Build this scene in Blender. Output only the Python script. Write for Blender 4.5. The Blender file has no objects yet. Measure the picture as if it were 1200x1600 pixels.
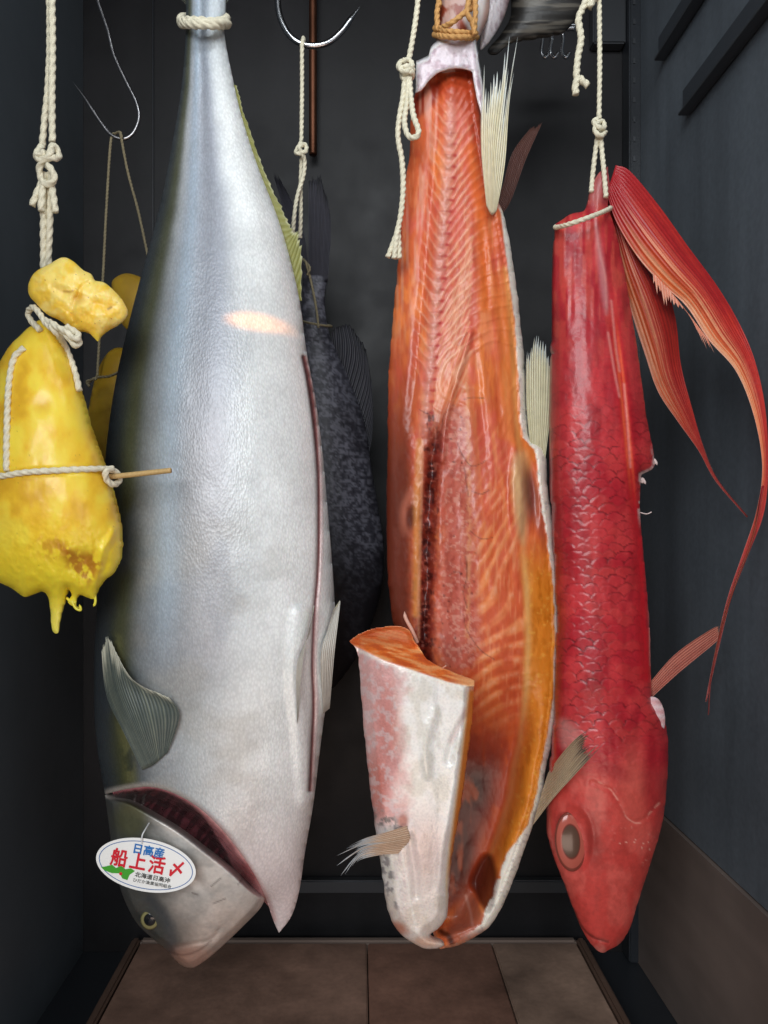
import bpy, math, random
import numpy as np
from mathutils import Vector, Matrix

S = bpy.context.scene
COL = S.collection
random.seed(4)
F = 1200.0; CX, CY = 560.0, 830.0; ZC = 0.545      # focal length in photo pixels, principal point, eye height over the tray

# ------------------------------------------------------------------ camera, world, lights, exposure
cam = bpy.data.objects.new('camera', bpy.data.cameras.new('camera'))
COL.objects.link(cam); S.camera = cam
cam.location = (0, 0, ZC); cam.rotation_euler = (math.pi/2, 0, 0)
cam.data.sensor_fit = 'VERTICAL'; cam.data.sensor_height = 36; cam.data.lens = 36*F/1600
cam.data.shift_x = 40/1600; cam.data.shift_y = 30/1600
cam.data.clip_start = 0.02; cam.data.clip_end = 50
w = bpy.data.worlds.new('World'); S.world = w; w.use_nodes = True
w.node_tree.nodes['Background'].inputs[0].default_value = (0.55, 0.66, 0.8, 1)
w.node_tree.nodes['Background'].inputs[1].default_value = 0.10

def area(name, loc, target, sx, sy, power, col):
    d = bpy.data.lights.new(name, 'AREA'); d.shape = 'RECTANGLE'; d.size = sx; d.size_y = sy
    d.energy = power; d.color = col
    o = bpy.data.objects.new(name, d); COL.objects.link(o); o.location = loc
    o.rotation_euler = (Vector(target)-Vector(loc)).to_track_quat('-Z', 'Y').to_euler()
    return o
area('window_light', (-0.45, -1.35, 1.25), (0.0, 0.7, 0.5), 1.3, 0.9, 34, (0.94, 0.975, 1.0))
area('case_light', (0.06, 0.30, 1.30), (0.0, 0.74, 0.6), 0.55, 0.07, 1.5, (0.90, 0.96, 1.0))
area('room_light', (1.3, -0.9, 0.6), (0.3, 0.9, 0.5), 0.9, 1.3, 8, (0.95, 0.94, 0.97))
area('floor_bounce_light', (0.15, -0.5, -0.25), (0.2, 0.9, 0.15), 1.0, 0.4, 4.2, (1.0, 0.76, 0.62))
sp = bpy.data.lights.new('added_glint_spot', 'SPOT'); sp.energy = 75.0; sp.color = (1.0, 0.30, 0.0)  # added lamp; its lit patch stands in for a warm glint in the glass
sp.spot_size = math.radians(2.9); sp.spot_blend = 0.75; sp.shadow_soft_size = 0.003
so = bpy.data.objects.new('added_glint_spot', sp); COL.objects.link(so); so.location = (-0.52, -0.34, ZC+.30)
so.rotation_euler = (Vector(((385-CX)*.66/F, .66, ZC-(492-CY)*.66/F))-so.location).to_track_quat('-Z', 'Y').to_euler(); so.scale = (1, .36, 1)
S.view_settings.view_transform = 'Standard'; S.view_settings.look = 'None'
S.view_settings.exposure = 0; S.view_settings.gamma = 1
S.render.engine = 'CYCLES'

# ------------------------------------------------------------------ maths helpers
def lin(*c):
    if len(c) == 1: h = c[0]; c = tuple(int(h[i:i+2], 16) for i in (0, 2, 4))
    c = np.array(c, float)/255
    return np.where(c <= .04045, c/12.92, ((c+.055)/1.055)**2.4)
def W(px, py, d):
    return ((px-CX)*d/F, d, ZC-(py-CY)*d/F)
_T = np.random.RandomState(7).rand(4, 256, 256)
def vn(x, y, seed=0):
    x = np.asarray(x, float)+seed*17.3; y = np.asarray(y, float)+seed*9.1
    xi = np.floor(x).astype(int); yi = np.floor(y).astype(int); fx = x-xi; fy = y-yi
    fx = fx*fx*(3-2*fx); fy = fy*fy*(3-2*fy); t = _T[seed % 4]
    a = t[xi & 255, yi & 255]; b = t[(xi+1) & 255, yi & 255]; c = t[xi & 255, (yi+1) & 255]; d = t[(xi+1) & 255, (yi+1) & 255]
    return (a*(1-fx)+b*fx)*(1-fy)+(c*(1-fx)+d*fx)*fy
def fbm(x, y, seed=0, o=4):
    r = 0; a = .5; s = 0
    for i in range(o): r = r+a*vn(x*2**i, y*2**i, seed+i); s += a; a *= .5
    return r/s
def worley(x, y, seed=0):
    xi = np.floor(x).astype(int); yi = np.floor(y).astype(int); f1 = np.full(x.shape, 9.); f2 = f1.copy(); cid = np.zeros(x.shape)
    for i in (-1, 0, 1):
        for j in (-1, 0, 1):
            a = (xi+i) & 255; b = (yi+j) & 255
            qx = xi+i+.15+.7*_T[seed % 4][a, b]; qy = yi+j+.15+.7*_T[(seed+1) % 4][a, b]
            d = np.hypot(x-qx, y-qy); n = d < f1
            f2 = np.where(n, f1, np.minimum(f2, d)); cid = np.where(n, _T[(seed+2) % 4][a, b], cid); f1 = np.where(n, d, f1)
    return f1, f2, cid
def ss(a, b, x):
    t = np.clip((x-a)/(b-a), 0, 1); return t*t*(3-2*t)
def mixc(c, n, m):
    m = np.asarray(m)[..., None]; return c*(1-m)+np.asarray(n)*m
def catmull(pts, n=8):
    p = [np.array(q[:2], float) for q in pts]
    if len(p) < 3: return p
    p = [2*p[0]-p[1]]+p+[2*p[-1]-p[-2]]; out = []
    for i in range(1, len(p)-2):
        a, b, c, d = p[i-1:i+3]
        for k in range(n):
            t = k/n
            out.append(.5*(2*b+(c-a)*t+(2*a-5*b+4*c-d)*t*t+(3*b-a-3*c+d)*t**3))
    out.append(p[-2]); return out
def poly(pts, n=6):
    """closed outline; a point with a third item is a sharp corner"""
    cs = [i for i, q in enumerate(pts) if len(q) > 2]
    if not cs:
        m = len(pts); e = pts[-3:]+pts+pts[:3]; c = catmull(e, n); return np.array(c[3*n:(3+m)*n])
    pts = pts[cs[0]:]+pts[:cs[0]]; cs = [i-cs[0] for i in cs]+[len(pts)]; pts = pts+[pts[0]]; out = []
    for a, b in zip(cs[:-1], cs[1:]): out += catmull(pts[a:b+1], n)[:-1]
    return np.array(out)
def rough(P, amp, wl, seed=1):
    """a little unevenness along an outline"""
    Q = []
    for i in range(len(P)):
        a = P[i]; b = P[(i+1) % len(P)]; L = np.hypot(*(b-a)); k = max(1, int(L/4))
        for j in range(k): Q.append(a+(b-a)*j/k)
    Q = np.array(Q); n = np.roll(Q, -1, 0)-np.roll(Q, 1, 0); n = np.stack([n[:, 1], -n[:, 0]], 1); n /= np.linalg.norm(n, axis=1)[:, None]+1e-9
    o = (fbm(Q[:, 0]/wl, Q[:, 1]/wl, seed, 3)-.5)*2*amp
    return Q+n*o[:, None]
def inside(P, x, y):
    r = np.zeros(x.shape, bool); n = len(P)
    for i in range(n):
        x0, y0 = P[i]; x1, y1 = P[(i+1) % n]
        if y0 == y1: continue
        c = ((y0 > y) != (y1 > y)); r ^= c & (x < (x1-x0)*(y-y0)/(y1-y0)+x0)
    return r
def near(P, x, y, closed=True):
    """distance to a polyline, the nearest point on it, and how far along it lies (px)"""
    P = np.asarray([q[:2] for q in P], float); bd = np.full(x.shape, 1e9); bx = x.copy(); by = y.copy(); bt = np.zeros(x.shape); acc = 0.
    for i in range(len(P) if closed else len(P)-1):
        a = P[i]; b = P[(i+1) % len(P)]; d = b-a; L2 = d@d
        if L2 < 1e-9: continue
        t = np.clip(((x-a[0])*d[0]+(y-a[1])*d[1])/L2, 0, 1); qx = a[0]+t*d[0]; qy = a[1]+t*d[1]
        e = np.hypot(x-qx, y-qy); m = e < bd
        bd = np.where(m, e, bd); bx = np.where(m, qx, bx); by = np.where(m, qy, by); bt = np.where(m, acc+t*L2**.5, bt); acc += L2**.5
    return bd, bx, by, bt
def line(px, py, pts, w, soft=2., sm=True):
    if sm: pts = catmull(pts, 4)
    d = near(pts, px, py, False)[0]; return 1-ss(w-soft, w+soft, d)
def blob(px, py, cx, cy, rx, ry, soft=.5, rot=0):
    a = math.radians(rot); x = px-cx; y = py-cy; u = (x*math.cos(a)+y*math.sin(a))/rx; v = (-x*math.sin(a)+y*math.cos(a))/ry
    return 1-ss(1-soft, 1+soft, np.hypot(u, v))
def area_mask(px, py, pts, soft=6.):
    P = poly(pts) if len(pts) > 3 else np.array(pts, float); d = near(P, px, py)[0]
    return ss(-soft, soft, np.where(inside(P, px, py), d, -d))
def inflate(P, st=4):
    """Poisson inflation of an outline: gives the half depth (px) of a round body with this outline"""
    x0, y0 = P.min(0)-st*2; x1, y1 = P.max(0)+st*2
    nx = int((x1-x0)/st)+2; ny = int((y1-y0)/st)+2
    X, Y = np.meshgrid(x0+np.arange(nx)*st, y0+np.arange(ny)*st, indexing='ij')
    m = inside(P, X, Y); h = np.zeros(X.shape); I, J = np.indices(X.shape); red = m & ((I+J) % 2 == 0); blk = m & ((I+J) % 2 == 1)
    om = 2/(1+math.pi/(.9*min(nx, ny)))
    for it in range(260):
        for q in (red, blk):
            a = np.zeros_like(h); a[1:-1, 1:-1] = (h[2:, 1:-1]+h[:-2, 1:-1]+h[1:-1, 2:]+h[1:-1, :-2]+st*st)/4
            h = np.where(q, h+om*(a-h), h)
    def f(x, y):
        u = np.clip((x-x0)/st, 0, nx-1.01); v = np.clip((y-y0)/st, 0, ny-1.01); i = u.astype(int); j = v.astype(int); u = u-i; v = v-j
        r = (h[i, j]*(1-u)+h[i+1, j]*u)*(1-v)+(h[i, j+1]*(1-u)+h[i+1, j+1]*u)*v
        return np.sqrt(np.maximum(2*r, 0))
    return f

# ------------------------------------------------------------------ object helpers
def tag(o, label=None, cat=None, group=None, kind=None):
    for k, v in (('label', label), ('category', cat), ('group', group), ('kind', kind)):
        if v: o[k] = v
    return o
def empty(name, loc):
    o = bpy.data.objects.new(name, None); o.empty_display_size = .02; COL.objects.link(o); o.location = loc; return o
def link(name, me, mat, parent=None):
    me.materials.append(mat); o = bpy.data.objects.new(name, me); COL.objects.link(o)
    if parent:
        o.parent = parent; o.matrix_parent_inverse = Matrix.Translation(parent.location).inverted()
    return o
def mesh_np(name, V, Q, C=None, smooth=True):
    me = bpy.data.meshes.new(name); V = np.asarray(V, np.float32)
    Q = np.asarray(Q, np.int32); me.vertices.add(len(V)); me.vertices.foreach_set('co', V.ravel())
    me.loops.add(Q.size); me.loops.foreach_set('vertex_index', Q.ravel())
    k = Q.shape[1]; me.polygons.add(len(Q)); me.polygons.foreach_set('loop_start', np.arange(len(Q), dtype=np.int32)*k)
    me.polygons.foreach_set('use_smooth', np.full(len(Q), smooth))
    me.update(calc_edges=True); me.validate()
    if C is not None:
        C = np.concatenate([np.clip(C, 0, 1), np.ones((len(C), 1))], 1).astype(np.float32)
        a = me.attributes.new('Col', 'FLOAT_COLOR', 'POINT')
        if len(a.data) == len(C): a.data.foreach_set('color', C.ravel())
    return me
def relief(name, P, D, hf, hb, colf, mat, parent=None, st=2.0):
    """solid with outline P (px at depth D), front height hf and back height hb (px), coloured by colf"""
    x0, y0 = P.min(0)-st; x1, y1 = P.max(0)+st
    nx = int((x1-x0)/st)+2; ny = int((y1-y0)/st)+2
    X, Y = np.meshgrid(x0+np.arange(nx)*st, y0+np.arange(ny)*st, indexing='ij'); m = inside(P, X, Y)
    q = m[:-1, :-1] | m[1:, :-1] | m[1:, 1:] | m[:-1, 1:]
    use = np.zeros(m.shape, bool); use[:-1, :-1] |= q; use[1:, :-1] |= q; use[1:, 1:] |= q; use[:-1, 1:] |= q
    idx = np.full(m.shape, -1); n = int(use.sum()); idx[use] = np.arange(n)
    px = X[use]; py = Y[use]; ins = m[use]; ed, bx, by, _ = near(P, px, py)
    px = np.where(ins, px, bx); py = np.where(ins, py, by); ed = np.where(ins, ed, 0)
    I, J = np.nonzero(q); Q = np.stack([idx[I, J], idx[I, J+1], idx[I+1, J+1], idx[I+1, J]], 1)   # faces the viewer
    hF = hf(px, py, ed); hB = hb(px, py, ed)
    E = np.concatenate([Q[:, [0, 1]], Q[:, [1, 2]], Q[:, [2, 3]], Q[:, [3, 0]]]); key = E.min(1).astype(np.int64)*n+E.max(1)
    _, inv, cnt = np.unique(key, return_inverse=True, return_counts=True); B = E[cnt[inv] == 1]
    bm_ = np.zeros(n, bool); bm_[B.ravel()] = True; share = bm_ & (hF+hB < .6)
    s = D/F; dF = D-hF*s
    VF = np.stack([(px-CX)*dF/F, dF, ZC-(py-CY)*dF/F], 1); VB = np.stack([(px-CX)*s, D+hB*s, ZC-(py-CY)*s], 1)
    bi = np.where(share, np.arange(n), n+np.cumsum(~share)-1); V = np.concatenate([VF, VB[~share]])
    C = colf(px, py, ed); C = np.concatenate([C, C[~share]])
    QB = bi[Q[:, ::-1]]; Wl = np.stack([B[:, 1], B[:, 0], bi[B[:, 0]], bi[B[:, 1]]], 1)
    both = share[B[:, 0]] & share[B[:, 1]]; Wl = Wl[~both]
    tri = []
    AQ = np.concatenate([Q, QB, Wl])
    # degenerate wall quads -> keep as quads of distinct verts only
    srt = np.sort(AQ, 1); ok = (np.diff(srt, axis=1) > 0).all(1); AQ = AQ[ok]
    return link(name, mesh_np(name, V, AQ, C), mat, parent)
def fin(name, rows, mat, parent=None, rays=14, colf=None, jag=0., ridge=.8, thick=1.2, nv=26, seed=0, sub=5):
    """rows: from root to tip, each a list of (px, py, depth); ribs run from row to row"""
    nu = rays*sub+1; U = np.linspace(0, 1, nu)
    def along(r):
        r = np.array(r, float); t = np.linspace(0, 1, len(r))
        if len(r) < 3: return np.stack([np.interp(U, t, r[:, k]) for k in range(3)], 1)
        cx = np.array(cat3(r, 8)); return np.stack([np.interp(U, np.linspace(0, 1, len(cx)), cx[:, k]) for k in range(3)], 1)
    R = np.array([along(r) for r in rows]); G = np.array([cat3(R[:, j], 6) for j in range(nu)]).transpose(1, 0, 2)
    m = G.shape[0]; T = np.linspace(0, m-1, nv); lo = np.minimum(T.astype(int), m-2); f = (T-lo)[:, None, None]
    rs = np.random.RandomState(seed+3); cut = np.interp(U*rays, np.arange(rays+1), rs.rand(rays+1))
    saw = np.abs(((U*rays) % 1)-.5)*2
    v = np.linspace(0, 1, nv)[:, None]; lim = 1-jag*(.7*cut+.5*(1-saw))
    Vp = v*lim[None, :]*(m-1); lo = np.minimum(Vp.astype(int), m-2); f = (Vp-lo)[..., None]; jj = np.arange(nu)[None, :]
    G = G[lo, jj]*(1-f)+G[lo+1, jj]*f
    h = ridge*np.cos(U*rays*2*math.pi)[None, :]*np.ones((nv, 1)); V = []
    for sgn in (1, -1):
        d = G[..., 2]-(sgn*thick*(1-.6*v)+h)*G[..., 2]/F
        V.append(np.stack([(G[..., 0]-CX)*d/F, d, ZC-(G[..., 1]-CY)*d/F], -1).reshape(-1, 3))
    V = np.concatenate(V); N = nv*nu
    i, j = np.meshgrid(np.arange(nv-1), np.arange(nu-1), indexing='ij'); a = (i*nu+j).ravel()
    Q = np.stack([a, a+nu, a+nu+1, a+1], 1); QB = Q[:, ::-1]+N
    e = []
    for k in range(nv-1): e += [[k*nu, k*nu+N, (k+1)*nu+N, (k+1)*nu], [k*nu+nu-1, (k+1)*nu+nu-1, (k+1)*nu+nu-1+N, k*nu+nu-1+N]]
    for k in range(nu-1): e += [[k, k+1, k+1+N, k+N], [(nv-1)*nu+k, (nv-1)*nu+k+N, (nv-1)*nu+k+1+N, (nv-1)*nu+k+1]]
    rw = (np.cos(U*rays*2*math.pi)+1)/2*(.25+.75*np.interp(U*rays, np.arange(rays+1), rs.rand(rays+1)))
    uu = np.broadcast_to(U[None, :], (nv, nu)).ravel(); vv = np.broadcast_to(v, (nv, nu)).ravel()
    C = colf(uu, vv, np.clip(1.3*np.broadcast_to(rw[None, :], (nv, nu)).ravel(), 0, 1), G[..., 0].ravel(), G[..., 1].ravel()); C = np.concatenate([C, C])
    return link(name, mesh_np(name, V, np.concatenate([Q, QB, np.array(e)]), C), mat, parent)
def cat3(p, n):
    p = np.asarray(p, float)
    if len(p) < 3:
        t = np.linspace(0, 1, n+1)[:, None]; return p[0]*(1-t)+p[1]*t
    q = np.concatenate([[2*p[0]-p[1]], p, [2*p[-1]-p[-2]]]); out = []
    for i in range(1, len(q)-2):
        a, b, c, d = q[i-1:i+3]
        for k in range(n):
            t = k/n; out.append(.5*(2*b+(c-a)*t+(2*a-5*b+4*c-d)*t*t+(3*b-a-3*c+d)*t**3))
    out.append(q[-2]); return np.array(out)
def cord(name, paths, r, mat, parent=None, strands=3, pitch=9., taper=False, raw=False, sub=6):
    """twisted cord through points (px, py, depth); r in metres. paths: one list or several, all one mesh"""
    if not isinstance(paths[0][0], (list, tuple)): paths = [paths]
    VV = []; QQ = []; base = 0
    for P in paths:
        p = np.array([W(*q) if not raw else q for q in P], float); p = cat3(p, 10)
        L = np.concatenate([[0], np.cumsum(np.linalg.norm(np.diff(p, axis=0), axis=1))]); n = max(4, int(L[-1]/(r*.55)))
        t = np.linspace(0, L[-1], n); p = np.stack([np.interp(t, L, p[:, k]) for k in range(3)], 1)
        tg = np.gradient(p, axis=0); tg /= np.linalg.norm(tg, axis=1)[:, None]+1e-12
        up = np.array([0, 1., 0]); nn = np.zeros_like(p); prev = np.cross(tg[0], up)
        if np.linalg.norm(prev) < .1: prev = np.cross(tg[0], [1., 0, 0])
        for i in range(n):
            prev = prev-tg[i]*(prev@tg[i]); prev /= np.linalg.norm(prev)+1e-12; nn[i] = prev
        bb = np.cross(tg, nn); K = strands*sub if strands > 1 else 10; a = np.arange(K)/K*2*math.pi
        rr = r*(1+.13*np.cos(strands*a)) if strands > 1 else r*np.ones(K)
        tw = (t/(r*pitch)*2*math.pi) if strands > 1 else t*0
        k_ = np.ones(n)
        if taper: k_ = np.clip((L[-1]-t)/(L[-1]*.12), .05, 1)
        wob = 1+.06*(vn(t/r*.4, t*0, 1)-.5)*2 if strands > 1 else 1+t*0
        A = a[None, :]+tw[:, None]; R_ = rr[None, :]*(k_*wob)[:, None]
        v = p[:, None, :]+nn[:, None, :]*(np.cos(A)*R_)[..., None]+bb[:, None, :]*(np.sin(A)*R_)[..., None]
        VV.append(v.reshape(-1, 3)); VV.append(p[[0, -1]])
        i, j = np.meshgrid(np.arange(n-1), np.arange(K), indexing='ij'); a0 = (i*K+j).ravel()+base; a1 = (i*K+(j+1) % K).ravel()+base
        QQ.append(np.stack([a0, a1, a1+K, a0+K], 1))
        c = base+n*K
        for j in range(0, K, 2):
            QQ.append(np.array([[c, base+(j+2) % K, base+j+1, base+j], [c+1, base+(n-1)*K+j, base+(n-1)*K+j+1, base+(n-1)*K+(j+2) % K]]))
        base += n*K+2
    return link(name, mesh_np(name, np.concatenate(VV), np.concatenate(QQ)), mat, parent)
def box(name, lo, hi, mat, parent=None, bev=.002):
    import bmesh
    bm = bmesh.new(); bmesh.ops.create_cube(bm, size=1)
    for v in bm.verts: v.co = Vector([(lo[k]+hi[k])/2+v.co[k]*(hi[k]-lo[k]) for k in range(3)])
    if bev: bmesh.ops.bevel(bm, geom=bm.edges[:], offset=bev, segments=2, affect='EDGES')
    me = bpy.data.meshes.new(name); bm.to_mesh(me); bm.free(); return link(name, me, mat, parent)

# ------------------------------------------------------------------ materials
def mat(name, color=None, rough=.4, metal=0., sss=0., sssr=(1, .4, .2), spec=.5, coat=0., bump=None, vary=None, coatr=.15, roughvar=0., sssscale=.01):
    m = bpy.data.materials.new(name); m.use_nodes = True; nt = m.node_tree; b = nt.nodes['Principled BSDF']
    tc = nt.nodes.new('ShaderNodeTexCoord')
    if color is None:
        a = nt.nodes.new('ShaderNodeAttribute'); a.attribute_name = 'Col'; src = a.outputs['Color']
    else:
        a = nt.nodes.new('ShaderNodeRGB'); a.outputs[0].default_value = (*[float(v) for v in color], 1); src = a.outputs[0]
    def tex(kind, scale, stretch=(1, 1, 1)):
        mp = nt.nodes.new('ShaderNodeMapping'); mp.inputs['Scale'].default_value = stretch; nt.links.new(tc.outputs['Object'], mp.inputs[0])
        t = nt.nodes.new('ShaderNodeTex'+kind); t.inputs['Scale'].default_value = scale; nt.links.new(mp.outputs[0], t.inputs['Vector'])
        if kind == 'Noise': t.inputs['Detail'].default_value = 5
        return t.outputs['Fac'] if kind == 'Noise' else t.outputs['Distance']
    for v in (vary or []):
        kind, scale, amt, st_ = v; o = tex(kind, scale, st_); mr = nt.nodes.new('ShaderNodeMapRange')
        mr.inputs['From Min'].default_value = .25 if kind == 'Noise' else 0; mr.inputs['From Max'].default_value = .75
        mr.inputs['To Min'].default_value = 1-amt; mr.inputs['To Max'].default_value = 1+amt
        nt.links.new(o, mr.inputs['Value']); mx = nt.nodes.new('ShaderNodeVectorMath'); mx.operation = 'SCALE'
        nt.links.new(src, mx.inputs[0]); nt.links.new(mr.outputs[0], mx.inputs['Scale']); src = mx.outputs[0]
    nt.links.new(src, b.inputs['Base Color'])
    b.inputs['Roughness'].default_value = rough; b.inputs['Metallic'].default_value = metal
    b.inputs['Specular IOR Level'].default_value = spec; b.inputs['Coat Weight'].default_value = coat; b.inputs['Coat Roughness'].default_value = coatr
    if sss: b.inputs['Subsurface Weight'].default_value = sss; b.inputs['Subsurface Radius'].default_value = sssr; b.inputs['Subsurface Scale'].default_value = sssscale
    if roughvar:
        o = tex('Noise', 30); mr = nt.nodes.new('ShaderNodeMapRange'); mr.inputs['To Min'].default_value = rough-roughvar; mr.inputs['To Max'].default_value = rough+roughvar
        nt.links.new(o, mr.inputs['Value']); nt.links.new(mr.outputs[0], b.inputs['Roughness'])
    nrm = None
    for (kind, scale, strength, dist, st_) in (bump or []):
        o = tex(kind, scale, st_); bp = nt.nodes.new('ShaderNodeBump'); bp.inputs['Strength'].default_value = strength; bp.inputs['Distance'].default_value = dist
        nt.links.new(o, bp.inputs['Height'])
        if nrm: nt.links.new(nrm, bp.inputs['Normal'])
        nrm = bp.outputs[0]
    if nrm: nt.links.new(nrm, b.inputs['Normal']); nt.links.new(nrm, b.inputs['Coat Normal'])
    return m
O1 = (1, 1, 1)
M_silver = mat('silver_fish_skin', rough=.38, metal=.12, spec=.6, bump=[('Voronoi', 560, .30, .0006, (1, 1, .6)), ('Noise', 60, .10, .002, O1)], vary=[('Voronoi', 480, -.11, (1, 1, .6)), ('Noise', 25, .10, O1), ('Noise', 9, .08, (1, 1, .5))], sss=.08)
M_flesh = mat('salmon_flesh', rough=.36, spec=.5, sss=.10, sssr=(1, .35, .12), sssscale=.006, coat=.12, coatr=.3, bump=[('Noise', 260, .22, .0010, (1, 1, .35)), ('Noise', 70, .18, .0020, O1)], vary=[('Noise', 160, .10, (1, 1, .4))])
M_skin = mat('salmon_skin', rough=.36, spec=.55, coat=.1, coatr=.2, metal=.10, sss=.1, bump=[('Voronoi', 520, .22, .0006, O1), ('Noise', 75, .14, .0020, (1, 1, .6))], vary=[('Voronoi', 420, .08, O1)])
M_red = mat('red_fish_skin', rough=.38, spec=.5, sss=.08, coat=.12, bump=[('Noise', 240, .25, .001, O1), ('Noise', 50, .15, .002, O1)], vary=[('Noise', 60, .10, (1, 1, .3)), ('Noise', 300, .10, O1)])
M_dark = mat('dark_fish_skin', rough=.42, spec=.4, bump=[('Noise', 220, .3, .001, O1)])
M_wax = mat('yellow_wax', rough=.32, spec=.5, sss=.35, sssr=(1, .6, .12), sssscale=.012, bump=[('Noise', 38, .12, .004, O1), ('Noise', 220, .08, .001, O1)], vary=[('Noise', 22, .08, O1)])
M_fin = mat('fin_membrane', rough=.38, spec=.4, sss=.3, sssr=(1, .8, .6), sssscale=.004, vary=[('Noise', 150, .1, O1)])
M_cord = mat('cotton_cord', lin('e2dbc2'), rough=.85, bump=[('Noise', 900, .5, .0006, O1)], vary=[('Noise', 300, .13, O1)])
M_cord2 = mat('tan_twine', lin('c9975a'), rough=.8, bump=[('Noise', 900, .5, .0006, O1)], vary=[('Noise', 300, .15, O1)])
M_cordd = mat('old_cord', lin('8f8468'), rough=.85, bump=[('Noise', 900, .5, .0006, O1)], vary=[('Noise', 300, .15, O1)])
M_steel = mat('steel', (.62, .63, .65), rough=.2, metal=1., bump=[('Noise', 120, .05, .001, O1)])
M_steeld = mat('worn_steel', (.42, .41, .42), rough=.3, metal=1., bump=[('Noise', 150, .3, .001, O1)])
M_wood = mat('skewer_wood', lin('c0a06a'), rough=.6, vary=[('Noise', 400, .15, (1, .2, 1))])
M_wall = mat('dark_coated_steel', (.013, .0125, .014), rough=.5, spec=.35, roughvar=.12, bump=[('Noise', 14, .05, .004, O1)], vary=[('Noise', 5, .35, O1), ('Noise', 26, .25, (1, 1, .06)), ('Noise', 140, .12, O1)])
M_wallr = mat('blue_grey_coated_steel', (.115, .134, .156), rough=.40, spec=.6, roughvar=.08, bump=[('Noise', 11, .05, .004, O1)], vary=[('Noise', 4, .3, O1), ('Noise', 30, .18, (1, 1, .06)), ('Noise', 160, .12, O1)])
M_rail = mat('black_rail', (.022, .025, .030), rough=.35)
M_rail2 = mat('grey_black_rail', (.045, .052, .062), rough=.4)
M_low = mat('brown_panel', (.19, .145, .125), rough=.42, spec=.5, roughvar=.08, vary=[('Noise', 6, .3, O1), ('Noise', 40, .12, (1, .1, 1))])
M_strip = mat('grey_strip', (.075, .08, .088), rough=.3, metal=.5)
M_copper_reflection = mat('copper_reflection', (.20, .085, .05), rough=.5, metal=1., vary=[('Noise', 30, .4, O1)])  # tone of a wall reflection, used on the added rod
M_hole = mat('dark_hole', (.004, .004, .005), rough=.8)
tile_cols = [(.28, .165, .120), (.26, .135, .095), (.38, .25, .185)]
M_tiles = [mat('terracotta', c, rough=.5, roughvar=.12, bump=[('Noise', 60, .25, .002, O1), ('Noise', 12, .2, .004, O1)], vary=[('Noise', 7, .5, O1), ('Noise', 30, .22, O1), ('Noise', 160, .12, O1)]) for c in tile_cols]
M_plastic = mat('clear_plastic', (.7, .72, .74), rough=.25)
M_eye = mat('eye', rough=.2, spec=.5, coat=.25, coatr=.08)

# ------------------------------------------------------------------ the cabinet
XR, XL, YB, ZT, YF = .376, -.376, 1.05, 1.36, .18
def st(o): o['kind'] = 'structure'; return o
st(box('back_wall', (XL-.02, YB, -.05), (XR+.02, YB+.02, ZT), M_wall, bev=0))
st(box('right_wall', (XR, YF, .196), (XR+.02, YB-.001, ZT), M_wallr, bev=0))
st(box('left_wall', (XL-.02, YF, -.05), (XL, YB-.001, ZT), mat('left_coated_steel', (.082, .098, .112), rough=.4, spec=.6, roughvar=.08, vary=[('Noise', 4, .2, O1)]), bev=0))
st(box('ceiling', (XL-.02, YF, ZT+.001), (XR+.02, YB+.02, ZT+.02), M_wall, bev=0))
st(box('cabinet_floor', (XL, YF, -.05), (XR, YB-.001, -.03), M_rail, bev=0))
st(box('lower_right_wall', (XR-.004, YF, -.029), (XR+.02, YB-.001, .194), M_low, bev=0))
# shelf rails on the side wall
for k, (z, y1) in enumerate(((ZC+.592, .94), (ZC+.487, .87))):
    o = box('shelf_rail', (XR-.010, YF+.02, z-.013), (XR-.0005, y1, z+.013), M_rail2, bev=.003)
    tag(o, ['black shelf rail, upper of the two on the blue-grey right wall', 'black shelf rail, lower of the two on the blue-grey right wall'][k], 'rail', 'rails on the side wall')
    l = box('lip', (XR-.014, YF+.02, z-.0165), (XR-.001, y1, z-.0135), M_strip, o, bev=.0005)
o = box('corner_post', (.360, 1.020, -.0290), (.3755, 1.0495, ZT-.002), M_rail, bev=.002)
tag(o, 'slim black post with punched slots in the rear right corner', 'post')
hm = None
for k in range(26):
    z = .62+k*.026
    h = box('slot', (.3645, 1.0188, z), (.3675, 1.0195, z+.007), M_strip, o, bev=0) if hm is None else bpy.data.objects.new('slot', hm.data)
    if hm is None: hm = h
    else: COL.objects.link(h); h.parent = o; h.location = (0, 0, k*.026)
o = box('mounting_plate', (.315, 1.030, ZC+.655), (.359, 1.049, ZT-.003), M_strip, bev=.002); tag(o, 'grey metal plate high in the rear right corner', 'plate')
o = box('seam_strip', W(239, 0, 1.05)[:1]+(1.046, .02), W(241, 0, 1.05)[:1]+(1.0495, ZT-.003), M_rail, bev=.0005); tag(o, 'thin black seam strip standing on the back wall at the left', 'strip')
o = cord('reflection_rod', [[W(489, -40, 1.03), W(489, 242, 1.03)]], .0052, M_copper_reflection, strands=1, raw=True); tag(o, 'rod standing in for a reddish reflection in the back wall behind the middle hook', 'reflection_streak')  # rod added in the shape of a reflection in the glossy wall
o = box('back_ledge', (-.30, 1.036, ZC-(1394-CY)*1.04/F), (.345, 1.0495, ZC-(1374-CY)*1.04/F), M_strip, bev=.002); tag(o, 'low grey ledge running along the bottom of the back wall', 'ledge')
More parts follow.
